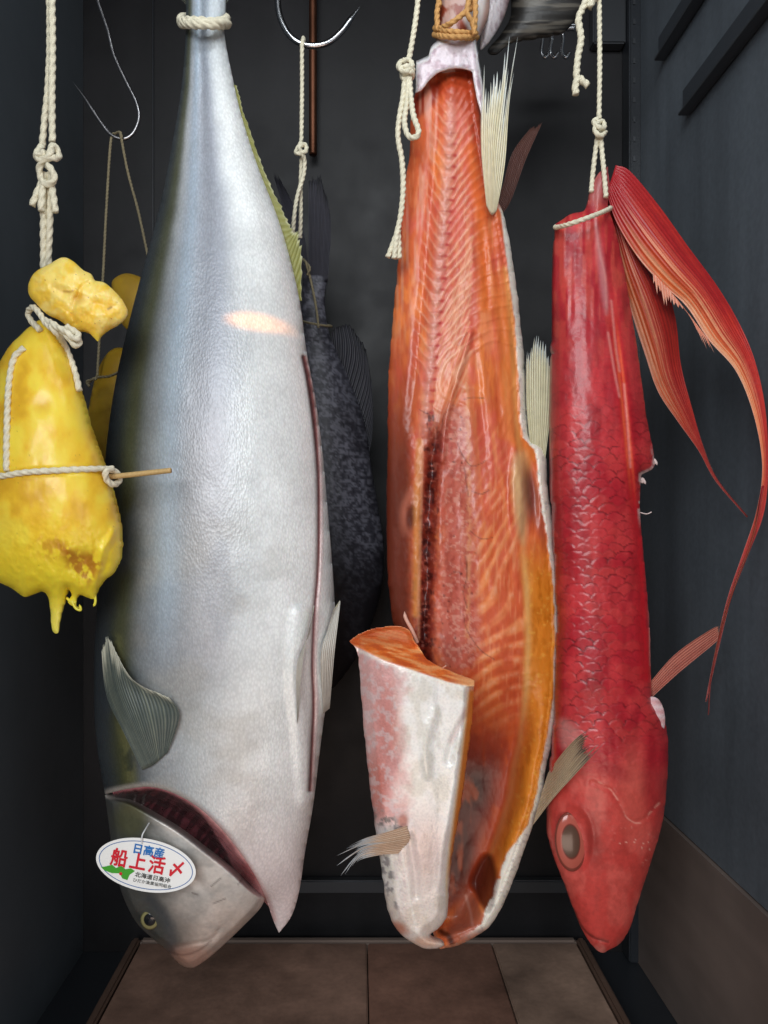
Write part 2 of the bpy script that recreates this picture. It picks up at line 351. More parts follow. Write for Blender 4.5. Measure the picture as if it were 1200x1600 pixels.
# tray with three slabs
tr = empty('tray', (0, .7, -.029)); tag(tr, 'brown metal tray framing the slabs on the cabinet floor', 'tray')
M_tray = mat('tray_metal', (.14, .085, .062), rough=.45, vary=[('Noise', 12, .2, O1)])
box('base', (-.29, .35, -.0285), (.29, 1.028, -.018), M_tray, tr)
box('rim', (-.302, .35, -.0285), (-.2905, 1.028, .002), M_tray, tr, .003); box('rim', (.2905, .35, -.0285), (.302, 1.028, .002), M_tray, tr, .003)
box('rim', (-.290, 1.018, -.0175), (.290, 1.030, .0015), mat('tray_edge', (.24, .18, .15), rough=.4), tr, .003)
xs = [-.289, .0115, .1765, .289]
lab = ['dark red-brown slab, widest of the three, at the left of the tray', 'darkest red-brown slab in the middle of the tray', 'pale brown slab at the right end of the tray']
for k in range(3):
    o = box('slab', (xs[k]+.0008, .36, -.0175), (xs[k+1]-.0008, 1.016, .0), M_tiles[k], bev=.0015); tag(o, lab[k], 'slab', 'slabs lying in the tray')

# ------------------------------------------------------------------ fish 1: silver yellowtail
D1 = .72
f1 = empty('silver_fish', W(330, 760, D1)); tag(f1, 'big silver fish with a dark back and gaping gill, hanging head down', 'fish')
U1 = poly([(291, -60, 1), (356, -60, 1), (352, 10), (350, 50), (362, 115), (377, 180), (402, 258), (432, 335), (452, 400), (468, 470), (478, 545), (492, 620), (503, 700), (512, 800), (520, 900), (523, 965), (518, 1045), (506, 1125), (497, 1195), (489, 1260), (476, 1335), (468, 1390), (456, 1430), (436, 1458, 1), (428, 1440), (414, 1402), (406, 1420), (380, 1447), (350, 1476), (322, 1500), (298, 1513), (276, 1503), (260, 1484), (240, 1468), (212, 1440), (192, 1400), (178, 1350), (170, 1290), (164, 1235), (152, 1170), (147, 1100), (148, 1000), (155, 900), (160, 800), (166, 700), (180, 600), (200, 510), (226, 410), (250, 320), (268, 230), (284, 130), (290, 50)])
H1 = inflate(U1)
L1y = [-60, 50, 130, 230, 320, 410, 510, 600, 700, 800, 900, 1000, 1100, 1170, 1240, 1300, 1350, 1400, 1440, 1520]
L1x = [291, 290, 284, 268, 250, 226, 200, 180, 166, 160, 155, 148, 147, 152, 164, 170, 178, 192, 212, 300]
R1y = [-60, 50, 115, 180, 258, 335, 400, 470, 545, 620, 700, 800, 900, 965, 1045, 1125, 1195, 1260, 1335, 1390, 1520]
R1x = [356, 350, 362, 377, 402, 432, 452, 468, 478, 492, 503, 512, 520, 523, 518, 506, 497, 489, 476, 468, 400]
slit = [(474, 558), (483, 600), (491, 660), (497, 740), (498, 830), (496, 900), (491, 960), (488, 1040), (490, 1100), (487, 1170), (484, 1235)]
def col1(px, py, ed):
    l = np.interp(py, L1y, L1x); r = np.interp(py, R1y, R1x); t = (px-l)/(r-l+1e-6)
    n = fbm(px/60, py/110, 1); n2 = fbm(px/14, py/20, 2)
    c = np.tile(lin('cfd3d4'), (len(px), 1)).astype(float)
    c = mixc(c, lin('9095a3'), .8*(1-ss(.1, .30, np.abs(t-.40)))*(1-ss(500, 900, py)))          # grey-violet band on the upper flank
    c = mixc(c, lin('a49aa0'), .45*(1-ss(.08, .3, np.abs(t-.38)))*ss(500, 700, py)*(1-ss(1000, 1150, py)))
    c = mixc(c, lin('eff1ef'), .85*ss(.5, .85, t))                                                 # white belly
    c = mixc(c, lin('8f9da8'), .6*(1-ss(0, 200, py)))
    c = mixc(c, lin('6f777c'), .85*(1-ss(.10, .62, t+.06*(n-.5)))*ss(250, 600, py)); c = mixc(c, lin('a39d93'), .35*ss(.45, .7, fbm(px/90, py/60, 3))*ss(700, 900, py)*(1-ss(.7, .9, t)))
    back = 1-ss(.06, .22, t+.05*(n-.5)+.03*(n2-.5)-.06*ss(950, 1150, py))
    c = mixc(c, lin('b7cbdc'), .55*np.exp(-((t-.29)/.06)**2)*(1-ss(900, 1100, py)))
    c = mixc(c, lin('2b3238'), .93*back)
    c = mixc(c, lin('4d4f2c'), .75*np.exp(-((t-.11)/.05)**2)*ss(.35, .6, n+.15))
    c = mixc(c, lin('7b7a4e'), .5*line(px, py, [(205, 1215), (196, 1150), (185, 1080), (180, 1000)], 9, 8)*ss(.4, .6, n2+.05))
    c = mixc(c, lin('d9c0bf'), .65*ss(1180, 1420, py)*ss(.35, .8, t))
    c = mixc(c, lin('9a9ea6'), .35*ss(.52, .75, n)*ss(.2, .4, t)*(1-ss(.6, .8, t)))
    c = mixc(c, lin('5a2426'), .95*line(px, py, slit, 2.6+1.6*np.exp(-((py-620)/70)**2), 1.6)); c = mixc(c, lin('b0706c'), .5*line(px, py, [(a+4, b) for a, b in slit], 3.2, 2))
    c = mixc(c, lin('d0a5a2'), .7*line(px, py, gill, 4, 4)*ss(290, 340, px)); c = mixc(c, lin('c9c2ba'), .8*line(px, py, gill, 6, 5)*(1-ss(280, 330, px)))
    return c
gill = [(168, 1240), (200, 1233), (236, 1230), (272, 1240), (310, 1262), (348, 1298), (378, 1338), (400, 1372), (416, 1402), (428, 1436)]
body_edge = [(436, 1458, 1), (427, 1438), (414, 1400), (398, 1368), (376, 1334), (346, 1296), (310, 1262), (272, 1240), (236, 1230), (200, 1233), (164, 1241, 1)]
B1 = poly([(291, -60, 1), (356, -60, 1), (352, 10), (350, 50), (362, 115), (377, 180), (402, 258), (432, 335), (452, 400), (468, 470), (478, 545), (492, 620), (503, 700), (512, 800), (520, 900), (523, 965), (518, 1045), (506, 1125), (497, 1195), (489, 1260), (476, 1335), (468, 1390), (456, 1430)]+body_edge+[(152, 1170), (147, 1100), (148, 1000), (155, 900), (160, 800), (166, 700), (180, 600), (200, 510), (226, 410), (250, 320), (268, 230), (284, 130), (290, 50)])
def hf1(px, py, ed):
    h = H1(px, py)*.62; g = near(catmull(body_edge, 6), px, py, False)[0]
    h = h-9*(1-np.sqrt(np.clip(1-(1-np.clip(g/9, 0, 1))**2, 0, 1)))*np.clip(h/12, 0, 1)
    h = h-6*line(px, py, slit, 3, 3)*np.clip(h/12, 0, 1)
    h += 4*blob(px, py, 244, 1186, 24, 14, .95, -30)
    h += 1.6*(fbm(px/45, py/70, 3)-.5)*np.clip(h/20, 0, 1)+7*line(px, py, [(470, 960), (462, 1050), (472, 1150), (480, 1250)], 12, 10)*np.clip(h/20, 0, 1)
    l = np.interp(py, L1y, L1x); r = np.interp(py, R1y, R1x); t = (px-l)/(r-l+1e-6)
    h -= 2*np.exp(-((t-.40)/.07)**2)*(1-ss(500, 800, py))*np.clip(h/20, 0, 1)
    return h
relief('body', B1, D1, hf1, lambda x, y, e: H1(x, y)*.55, col1, M_silver, f1)
cav = poly([(176, 1238), (236, 1218), (290, 1232), (345, 1275), (395, 1340), (432, 1420), (434, 1440), (414, 1410), (385, 1395), (330, 1350), (270, 1305), (215, 1268)])
def hcav(px, py, ed):
    up = near(catmull(gill, 5), px, py, False)[0]; return np.maximum(H1(px, py)*.62-8-ss(0, 26, up)*60, -15)
def ccav(px, py, ed):
    up = near(catmull(gill, 5), px, py, False)[0]; n = fbm(px/12, py/12, 2)
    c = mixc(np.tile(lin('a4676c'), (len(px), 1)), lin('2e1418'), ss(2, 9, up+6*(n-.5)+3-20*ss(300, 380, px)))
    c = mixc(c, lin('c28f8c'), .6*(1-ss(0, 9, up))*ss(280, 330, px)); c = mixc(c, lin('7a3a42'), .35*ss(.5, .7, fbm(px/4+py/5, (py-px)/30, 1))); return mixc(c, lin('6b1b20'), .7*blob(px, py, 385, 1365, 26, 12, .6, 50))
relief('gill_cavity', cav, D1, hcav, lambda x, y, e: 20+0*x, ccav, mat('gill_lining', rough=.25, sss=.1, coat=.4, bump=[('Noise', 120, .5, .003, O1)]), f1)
head_top = [(164, 1243, 1), (200, 1247), (240, 1267), (282, 1292), (322, 1322), (360, 1352), (394, 1384), (416, 1400, 1)]
HD1 = poly(head_top+[(406, 1420), (380, 1447), (350, 1476), (322, 1500), (298, 1513), (276, 1503), (260, 1484), (240, 1468), (212, 1440), (192, 1400), (178, 1350), (170, 1290)])
def hh1(px, py, ed):
    g = near(catmull(head_top, 6), px, py, False)[0]; h = H1(px, py)*.60+3
    h = h*np.sqrt(np.clip(ed/10, 0, 1))*1.0-4*(1-ss(0, 10, g))
    h += 1.5*(fbm(px/30, py/30, 2)-.5)*np.clip(h/20, 0, 1)
    h -= 3*line(px, py, [(255, 1485), (300, 1475), (330, 1468), (345, 1450)], 2.5, 3)*np.clip(h/10, 0, 1)
    h -= 3.0*line(px, py, [(240, 1300), (285, 1350), (330, 1400), (360, 1440)], 7, 9)*np.clip(h/10, 0, 1)
    h -= 5*blob(px, py, 234, 1437, 24, 26, .4)*np.clip(h/10, 0, 1)
    return np.maximum(h, 0)
def ch1(px, py, ed):
    n = fbm(px/25, py/25, 1); n2 = fbm(px/8, py/8, 3); q = (px-170)-(py-1240)*.22
    c = np.tile(lin('cdcac5'), (len(px), 1)).astype(float)
    c = mixc(c, lin('d8d0c8'), .6*ss(.45, .7, n)); c = mixc(c, lin('c8ad9c'), .6*ss(1360, 1480, py)); c = mixc(c, lin('8f8f8c'), .5*ss(.48, .7, fbm(px/50, py/30, 3)))
    c = mixc(c, lin('3a3f3c'), .9*(1-ss(26, 100, q+24*(n-.5)-12*ss(1400, 1480, py)))); c = mixc(c, lin('6d6a3e'), .55*blob(px, py, 205, 1280, 26, 30, .5))
    c = mixc(c, lin('ddd3cc'), .8*line(px, py, head_top, 4, 3)); c = mixc(c, lin('4b4f55'), .55*line(px, py, [(234, 1405), (262, 1440), (268, 1475), (262, 1490)], 8, 8))
    for s in ([(330, 1385), (345, 1372)], [(333, 1412), (352, 1404)], [(372, 1382), (382, 1368)], [(300, 1395), (309, 1398)]): c = mixc(c, lin('5b5250'), .7*line(px, py, s, 1, 1, False))
    c = mixc(c, lin('c98f78'), .5*blob(px, py, 300, 1495, 34, 18, .6)); c = mixc(c, lin('5a4038'), .6*line(px, py, [(262, 1486), (285, 1492), (310, 1485), (330, 1470)], 1.3, 1.5)); return c
relief('head', HD1, D1, hh1, lambda x, y, e: H1(x, y)*.5+2, ch1, mat('head_skin', rough=.33, spec=.5, metal=.15, sss=.06, coat=.3, bump=[('Noise', 110, .2, .002, O1), ('Noise', 30, .2, .004, O1)], vary=[('Noise', 60, .12, O1), ('Noise', 300, .10, O1)]), f1)
def eye(parent, cx, cy, d, rx, ry, iris, pupil, tilt=0, depth=.55, pr=.55):
    n = 28; V = []; C = []; Q = []
    for i in range(n):
        ph = i/(n-1)*math.pi/2*1.15
        for j in range(48):
            a = j/48*2*math.pi; r = math.sin(ph); u = r*math.cos(a)*rx; v = r*math.sin(a)*ry; t = math.radians(tilt)
            dd = d-math.cos(ph)*depth*rx*d/F
            V.append(W(cx+u*math.cos(t)-v*math.sin(t), cy+u*math.sin(t)+v*math.cos(t), dd)); rr = r
            C.append(pupil if rr < pr else (np.array(iris)*(.35 if rr < pr+.07 else 1.0 if rr < .88 else .5)))
    for i in range(n-1):
        for j in range(48): a = i*48+j; b = i*48+(j+1) % 48; Q.append([a, a+48, b+48, b])
    return link('eye', mesh_np('eye', V, Q, np.array(C)), M_eye, parent)
e1h = float(hh1(np.array([234.]), np.array([1437.]), np.array([20.]))[0])
eye(f1, 234, 1437, D1-(e1h-2)*D1/F, 15, 16, lin('8c875c'), lin('15181c'), pr=.6)
def fc(base, rayc, tip=None, tipc=None, amt=.6):
    def f(u, v, ray, px, py):
        c = np.tile(lin(base), (len(u), 1)).astype(float); c = mixc(c, lin(rayc), amt*ray*(.6+.8*(vn(u*40, v*3, 1)-.3)))
        if tip is not None: c = mixc(c, lin(tipc), ss(tip, 1., v+.25*(vn(u*25, v*4, 2)-.5)))
        return c
    return f
def hd(fn, D, x, y, off=3.):
    return D-(float(fn(np.array([float(x)]), np.array([float(y)]), np.array([20.]))[0])+off)*D/F
d_ = lambda x, y, o=4.: hd(hf1, D1, x, y, o)
fin('pectoral_fin', [[(222, 1203, d_(222, 1203)), (240, 1195, d_(240, 1195)), (262, 1176, d_(262, 1176))], [(192, 1142, d_(192, 1142, 10)), (215, 1125, d_(215, 1125, 18)), (279, 1128, d_(279, 1128, 8))], [(166, 1085, d_(166, 1085, 14)), (195, 1070, d_(190, 1070, 24)), (278, 1108, d_(275, 1108, 10))], [(158, 1010, d_(168, 1010, 20)), (170, 994, d_(172, 994, 22)), (206, 1060, d_(206, 1060, 26)), (262, 1088, d_(262, 1088, 14))]], M_fin, f1, 26, fc('434d4c', '7d8374', .8, 'c6c4b0', .8), .05, .5, 1.0, 30)
for (x0, x1, xa, xb, y0, y1, nm) in ((505, 521, 512, 531, 1115, 938, 0), (464, 472, 484, 490, 1130, 945, 1)):
    fin('pelvic_fin', [[(x0, y0, d_(x0, y0, 2)), (x1-6, y0-8, d_(x1-6, y0-8, 1))], [(x0-4+nm*4, (y0+y1)/2, d_(x0-6, (y0+y1)/2, 8)), (x1+2, (y0+y1)/2-10, d_(x1-8, (y0+y1)/2, 8))], [(xa, y1+45, d_(xa, y1+40, 7)), (xb, y1+10, d_(xb-14, y1, 8))], [(xa+10-nm*6, y1+12, d_(xa, y1, 6)), (xb, y1, d_(xb-14, y1, 7))]], M_fin, f1, 7, fc('b9b3a8', 'e4e2da', .9, 'b8ae88', .8), .02, 1.2, 1.0, 22)
fin('anal_fin', [[(362, 130, D1-.002), (377, 185, D1-.002), (402, 262, D1-.002), (432, 340, D1-.002), (452, 405, D1-.002), (466, 470, D1-.002)], [(372, 135, D1), (384, 180, D1), (408, 250, D1), (436, 312, D1), (460, 358, D1), (472, 364, D1), (474, 470, D1)]], M_fin, f1, 30, fc('8d8c4c', '6d6f35', .8, 'c4c49a', .6), .35, .5, 1.0, 8)
fin('tail_fin', [[(292, 8, D1), (352, 8, D1)], [(262, -20, D1), (372, -20, D1)], [(215, -75, D1), (420, -75, D1)]], M_fin, f1, 20, fc('3c4038', '22251f', .8, '22251f'), .05, .8, 2, 12)

# ------------------------------------------------------------------ fish 2: opened salmon
D2 = .72
f2 = empty('split_salmon', W(740, 760, D2)); tag(f2, 'gutted orange salmon hanging opened, ribs and backbone showing, white skin at its edge', 'fish')
P2 = rough(poly([(655, 118, 1), (742, 100, 1), (752, 180), (764, 250), (772, 305), (786, 332), (800, 400), (811, 480), (819, 560), (823, 640), (828, 684), (850, 702), (856, 760), (865, 830), (874, 920), (876, 1000), (873, 1080), (863, 1158), (853, 1200), (848, 1240), (834, 1285), (815, 1340), (792, 1400), (768, 1444), (735, 1468), (697, 1481), (680, 1470), (665, 1380), (650, 1250), (640, 1100), (632, 1030), (612, 960), (605, 870), (604, 780), (606, 700), (607, 600), (612, 520), (618, 450), (625, 380), (630, 300), (640, 240), (643, 180)]), 1.6, 12)
H2 = inflate(P2)
R2y = [100, 180, 250, 305, 332, 400, 480, 560, 640, 684, 702, 760, 830, 920, 1000, 1080, 1158, 1200, 1240, 1285, 1340, 1400, 1444, 1481]
R2x = [742, 752, 764, 772, 786, 800, 811, 819, 823, 828, 850, 856, 865, 874, 876, 873, 863, 853, 848, 834, 815, 792, 768, 700]
spine = [(706, 130), (703, 220), (698, 300), (690, 380), (684, 450), (677, 520), (671, 590), (664, 650), (660, 700)]
spx = lambda y: np.interp(y, [p[1] for p in spine], [p[0] for p in spine])
groove = [(684, 650), (676, 720), (670, 800), (668, 880), (664, 960), (662, 1040)]
def chev(px, py):
    """myomere lines: (mask of pale lines, phase height)"""
    x = px-spx(py); n = fbm(px/40, py/50, 2)*(20-8*ss(600, 750, py))
    ph_r = (py+1.75*x-.008*x*x+n)/19.0; ph_l = (py-1.3*x+n)/19.0
    up = np.where(x > 0, ph_r, ph_l)
    lowph = (py+1.5*(px-700)*(1-ss(820, 1000, py))+.62*(px-700)*ss(820, 1000, py)-.0045*(px-760)**2*ss(800, 1000, py)+n*1.3)/23.0
    k = ss(560, 700, py+.5*(px-700)); ph = up*(1-k)+lowph*k
    fr = ph-np.floor(ph); l = np.exp(-((fr-.5)/.14)**2)*ss(.15, .5, fbm(px/16, py/13, 0)+.12)
    return l, fr
def col2(px, py, ed):
    n = fbm(px/38, py/70, 0); n2 = fbm(px/9, py/22, 1); n3 = fbm(px/5, py/6, 3); x = px-spx(py); re = np.interp(py, R2y, R2x)-px
    c = np.tile(lin('d9683a'), (len(px), 1)).astype(float)
    c = mixc(c, lin('ea8040'), ss(.5, .7, n)); c = mixc(c, lin('c84f33'), ss(.45, .68, 1-n2)*.55)
    l, fr = chev(px, py); zone_u = (ss(-6, 2, x)+.45*ss(-34, -24, x)*(1-ss(-6, 2, x)))*(1-ss(38, 58, x-.05*(py-200)))*(1-ss(560, 640, py))*ss(150, 190, py)
    c = mixc(c, lin('cf5a44'), .8*zone_u*ss(0, 10, x)); c = mixc(c, lin('f2b596'), .95*l*zone_u); c = mixc(c, lin('a93426'), .6*zone_u*np.exp(-((fr-.22)/.12)**2)*ss(0, 8, x)*ss(.3, .6, n2))
    zone_r = ss(60, 100, px-640)*ss(600, 720, py)*(1-ss(1080, 1180, py))*ss(38, 70, re)*ss(700, 730, px)
    wv = .5+.5*np.cos((fr-.5)*2*math.pi); c = mixc(c, lin('ee9a62'), .6*ss(.3, .9, wv)*zone_r*ss(.3, .55, n)); c = mixc(c, lin('bf4824'), .6*(1-ss(.1, .6, wv))*zone_r*ss(.3, .6, n2)); c = mixc(c, lin('f4b48c'), .5*l*zone_r*ss(.5, .7, n2))
    # fine grain over all the flesh
    gr = vn((px+.06*py)/2.6, py/26, 1); c = mixc(c, lin('f2a878'), .30*ss(.62, .9, gr)); c = mixc(c, lin('b23a22'), .30*ss(.62, .9, 1-gr)*ss(.4, .6, fbm(px/24, py/60, 3)))
    c = mixc(c, lin('d65a4e'), .55*ss(.5, .66, fbm(px/22, py/60, 2))*(1-ss(700, 900, py)))
    # smooth long bands along the fillet
    fib = vn((px-.10*py)/7, py/90, 2); c = mixc(c, lin('f09a62'), .45*ss(.55, .8, fib)*ss(50, 80, x)*(1-ss(700, 900, py))); c = mixc(c, lin('b8441f'), .40*ss(.6, .85, 1-fib)*ss(50, 80, x)*(1-ss(700, 900, py)))
    c = mixc(c, lin('b3401e'), .85*area_mask(px, py, [(643, 150), (690, 122), (742, 108), (755, 190), (768, 300), (745, 260), (735, 200), (700, 150), (668, 168), (646, 185)], 7))
    c = mixc(c, lin('7a1c14'), .6*area_mask(px, py, [(643, 158), (685, 128), (683, 155), (650, 185)], 5))
    c = mixc(c, lin('d06048'), .6*line(px, py, [(722, 180), (735, 300), (742, 420), (738, 520)], 6, 6)); c = mixc(c, lin('e2702a'), .7*line(px, py, [(735, 230), (752, 360), (758, 480)], 8, 8))
    # slanted ribs leaving the spine
    for k in range(13):
        y0 = 440+k*19; x0 = spx(y0)+6; c = mixc(c, lin('f0b48c'), .6*line(px, py, [(x0, y0+60), (x0+22, y0+10), (x0+48+k, y0-70)], 1.6, 1.6))
    # backbone
    bb = np.exp(-(x/8.5)**2)*(1-ss(640, 720, py)); vb = (py-120)/17.5; vf = np.abs(vb-np.floor(vb)-.5)*2
    c = mixc(c, lin('dc9c8e'), .75*bb*ss(130, 190, py)*ss(.2, .5, n2+.1)); c = mixc(c, lin('a8382f'), .55*bb*ss(.78, .97, vf)*ss(.3, .6, fbm(px/8, py/9, 3))); c = mixc(c, lin('b5232c'), .8*np.exp(-((x-9)/4.)**2)*ss(.6, .9, vf)*(1-ss(640, 700, py))*ss(180, 260, py))
    # tail-side pale streaks at far left
    c = mixc(c, lin('d99a80'), .5*ss(.55, .75, vn(px/4, py/60, 3))*(1-ss(-26, -16, x))*(1-ss(400, 600, py)))
    c = mixc(c, lin('a4421f'), .75*(1-ss(-34, -12, x-4))*ss(430, 680, py)); c = mixc(c, lin('5a2216'), .85*(1-ss(632, 654, px+6*(n3-.5)))*ss(540, 760, py)); c = mixc(c, lin('b86a54'), .7*(blob(px, py, 640, 800, 14, 34, .4, 8)-blob(px, py, 643, 802, 8, 24, .4, 8))); c = mixc(c, lin('3a1410'), .7*blob(px, py, 644, 806, 7, 20, .5, 8))  # shade on the left strip painted in as darker red-brown
    # blood line and groove
    g = near(catmull(groove, 4), px, py, False)[0]
    c = mixc(c, lin('7a211a'), .9*(1-ss(8, 24, g+14*(n3-.5)))*ss(620, 700, py)); c = mixc(c, lin('3a0d0e'), .9*(1-ss(1, 8, g+20*(n3-.5)-10*(fbm(px/20, py/24, 1)-.5)))*ss(640, 700, py)*ss(.25, .45, fbm(px/14, py/18, 2))); c = mixc(c, lin('c06a58'), .6*ss(.62, .75, fbm(px/5, py/4, 0))*(1-ss(8, 20, g)))
    c = mixc(c, lin('3a0f10'), .8*ss(.60, .72, fbm(px/7, py/16, 1))*(1-ss(16, 26, g)))
    c = mixc(c, lin('d2893c'), .7*line(px, py, [(655, 690), (652, 780), (651, 860), (650, 960)], 5, 4)); c = mixc(c, lin('e0a07c'), .5*line(px, py, [(660, 690), (658, 800), (655, 900), (654, 1000)], 2, 2))
    c = mixc(c, lin('a8352a'), .5*ss(676, 700, px)*(1-ss(735, 760, px))*ss(560, 680, py)*(1-ss(1000, 1080, py)))
    # pale membrane
    mem = area_mask(px, py, [(700, 640), (730, 660), (740, 760), (742, 900), (745, 1030), (690, 1040), (684, 960), (692, 850), (694, 740)], 12)
    c = mixc(c, lin('c06a5e'), .6*mem); c = mixc(c, lin('dc9c8a'), .6*mem*ss(.52, .66, fbm(px/6, py/5, 2))); c = mixc(c, lin('a04538'), .6*mem*ss(.55, .7, fbm(px/5, py/8, 0)))
    c = mixc(c, lin('e2a070'), .55*line(px, py, [(728, 560), (732, 700), (733, 850), (730, 1000)], 3, 3)*ss(.35, .55, n3))
    # veins
    for v in ([(715, 692), (722, 710), (736, 728), (752, 724), (758, 720)], [(726, 732), (728, 750), (732, 775)], [(738, 768), (752, 772), (764, 766)], [(725, 624), (738, 621), (756, 622)], [(735, 830), (752, 842), (770, 840)], [(700, 900), (712, 893), (722, 896)], [(724, 960), (730, 985), (750, 1015), (772, 1030)], [(700, 640), (692, 655), (690, 680)], [(655, 640), (668, 646), (676, 640)], [(728, 870), (730, 900), (724, 925), (730, 950)], [(715, 540), (722, 530), (730, 520)]):
        c = mixc(c, lin('3a1512'), .6*line(px, py, v, .3+1.5*n2*n3, 1.1))
    sp_ = worley(px/17, py/17, 2); c = mixc(c, lin('401410'), .8*(1-ss(.05, .14, sp_[0]))*(sp_[2] > .72)*mem)
    # yellowish rib-wall blotch
    c = mixc(c, lin('d9c08c'), .7*area_mask(px, py, [(804, 712), (822, 705), (826, 740), (824, 800), (818, 850), (808, 820), (800, 760)], 8)); c = mixc(c, lin('55322c'), .85*blob(px, py, 829, 770, 8, 42, .6, -6)); c = mixc(c, lin('8c3a34'), .6*blob(px, py, 842, 800, 8, 50, .6, -8))
    # amber fat wall at the right
    amb = ss(820, 920, py)*(1-ss(48, 62, re+8*(n-.5)))*(1-ss(1310, 1400, py)); c = mixc(c, lin('da8524'), .9*amb); c = mixc(c, lin('b8650f'), .6*amb*ss(.5, .7, n2)); c = mixc(c, lin('e8bb78'), .7*amb*np.exp(-((re-52)/6)**2)); c = mixc(c, lin('edb24e'), .5*amb*ss(.6, .8, n3))
    c = mixc(c, lin('e8873c'), .6*(1-ss(30, 50, re))*ss(400, 500, py)*(1-ss(680, 760, py))); c = mixc(c, lin('e0a05a'), .6*line(px, py, [(790, 420), (800, 520), (805, 640), (812, 700)], 4, 4))
    # body cavity
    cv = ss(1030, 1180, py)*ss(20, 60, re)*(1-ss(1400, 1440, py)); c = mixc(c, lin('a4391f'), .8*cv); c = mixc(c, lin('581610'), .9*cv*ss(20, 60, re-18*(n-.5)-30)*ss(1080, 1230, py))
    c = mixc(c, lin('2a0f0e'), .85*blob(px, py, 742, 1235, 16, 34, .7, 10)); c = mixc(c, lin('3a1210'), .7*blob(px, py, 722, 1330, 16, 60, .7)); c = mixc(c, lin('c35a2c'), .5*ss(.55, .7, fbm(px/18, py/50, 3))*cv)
    c = mixc(c, lin('48140e'), .85*area_mask(px, py, [(738, 1375), (745, 1400), (758, 1422), (766, 1418), (776, 1380), (768, 1340), (755, 1340)], 4))
    c = mixc(c, lin('b0634c'), .8*area_mask(px, py, [(705, 1440), (725, 1405), (736, 1395), (752, 1425), (766, 1432), (735, 1462), (702, 1474)], 5)); c = mixc(c, lin('d39a88'), .6*line(px, py, [(728, 1400), (735, 1425), (738, 1445)], 2, 2))
    c = mixc(c, lin('2a1010'), .8*line(px, py, [(688, 1455), (700, 1462), (706, 1474)], 4, 3))
    # white skin at the edge
    wd = np.interp(py, [320, 400, 600, 680, 700, 800, 900, 1100, 1200, 1290, 1340, 1420, 1470], [3, 9, 10, 12, 14, 14, 9, 8, 9, 9, 25, 22, 6])
    wn = wd*(1+.5*(fbm(px/14, py/14, 0)-.5)); c = mixc(c, lin('efe9dc'), ss(-1.5, 1.5, wn-re)*ss(312, 335, py)*(1-ss(1440, 1475, py)))
    c = mixc(c, lin('c08a70'), .7*ss(-1.5, 1.5, 4-ed)*ss(1440, 1470, py)); c = mixc(c, lin('8a8a88'), .4*(wn > re+1)*ss(.62, .7, fbm(px/5, py/5, 1)))
    return c
def hf2(px, py, ed):
    H = H2(px, py); x = px-spx(py); re = np.interp(py, R2y, R2x)-px; k = np.clip(ed/14, 0, 1); h = H*.46
    l, fr = chev(px, py); n = fbm(px/22, py/45, 2)-.5
    h = h+k*l*(1.5*(1-ss(560, 680, py))+.45*ss(560, 680, py))*(1-ss(1100, 1200, py))*ss(-36, -20, x)+5*n*k
    h += 5*np.exp(-(x/8)**2)*(1-ss(640, 700, py))*k*(.75+.25*np.cos((py-120)/17.5*2*math.pi))
    h -= 6*np.exp(-((x+22)/7)**2)*(1-ss(600, 700, py))*k
    h -= 4*line(px, py, [(742, 200), (756, 330), (762, 480)], 4, 6)*k
    g = np.abs(near(catmull(groove, 4), px+7*(fbm(px/30, py/14, 3)-.5), py, False)[0])+5*fbm(px/9, py/12, 3); g = np.sqrt(g*g+25); h -= (14+22*fbm(px/16, py/20, 0))*np.exp(-(g/11)**2)*ss(640, 740, py)*k
    h -= 20*(1-ss(0, 30, np.abs(px-718-(py-900)*.03)))*ss(700, 800, py)*(1-ss(1050, 1150, py))*k*.6
    cv = ss(1000, 1220, py)*(1-ss(1430, 1475, py))*ss(14, 62, re); h -= cv*(H*.46+34)
    h -= 12*blob(px, py, 830, 775, 9, 44, .6, -6)*k-10*blob(px, py, 808, 770, 10, 60, .6)*k
    h += 8*line(px, py, [(735, 520), (700, 640), (690, 720)], 4, 5)*k
    h -= 16*area_mask(px, py, [(738, 1375), (745, 1400), (758, 1422), (766, 1418), (776, 1380), (768, 1340), (755, 1340)], 6)
    h += 1.0*(fbm(px/6, py/7, 1)-.5)*k*ss(560, 700, py)*(1-ss(1060, 1160, py))
    h += 5*k*(vn((px-.1*py)/9, py/80, 2)-.5)*(1-ss(700, 800, py))*ss(40, 60, x)
    return h+3*np.sqrt(np.clip(ed/5, 0, 1))*(np.clip(re/12, 0, 1) < 1)
relief('body', P2, D2, hf2, lambda x, y, e: H2(x, y)*.4+26*ss(1000, 1220, y)*np.clip(e/20, 0, 1), col2, M_flesh, f2)
# stem above the cuff, cuff of skin
ST = poly([(684, -60, 1), (768, -60, 1), (764, 20), (752, 50), (744, 70), (744, 110, 1), (684, 120, 1), (682, 60), (684, 20)]); HS = inflate(ST, 3)
def cstem(px, py, ed):
    n = fbm(px/10, py/16, 1); c = mixc(np.tile(lin('8f3c22'), (len(px), 1)), lin('c9a89c'), .8*ss(.45, .6, n+.5*ss(15, -10, py)+.35*ss(728, 740, px)))
    return mixc(c, lin('ded7d4'), .85*area_mask(px, py, [(722, 22), (745, -5), (760, -10), (750, 45), (740, 64), (735, 50)], 4))
relief('tail_stem', ST, D2, lambda x, y, e: HS(x, y)*.8, lambda x, y, e: HS(x, y)*.7, cstem, M_flesh, f2)
CU = rough(poly([(650, 98, 1), (668, 93), (672, 80), (688, 68), (715, 62), (742, 63, 1), (748, 100), (754, 140), (758, 172), (752, 180, 1), (744, 150), (738, 112, 1), (715, 107), (690, 112), (672, 124), (660, 140), (649, 146, 1)]), 1, 8); HC = inflate(CU, 2)
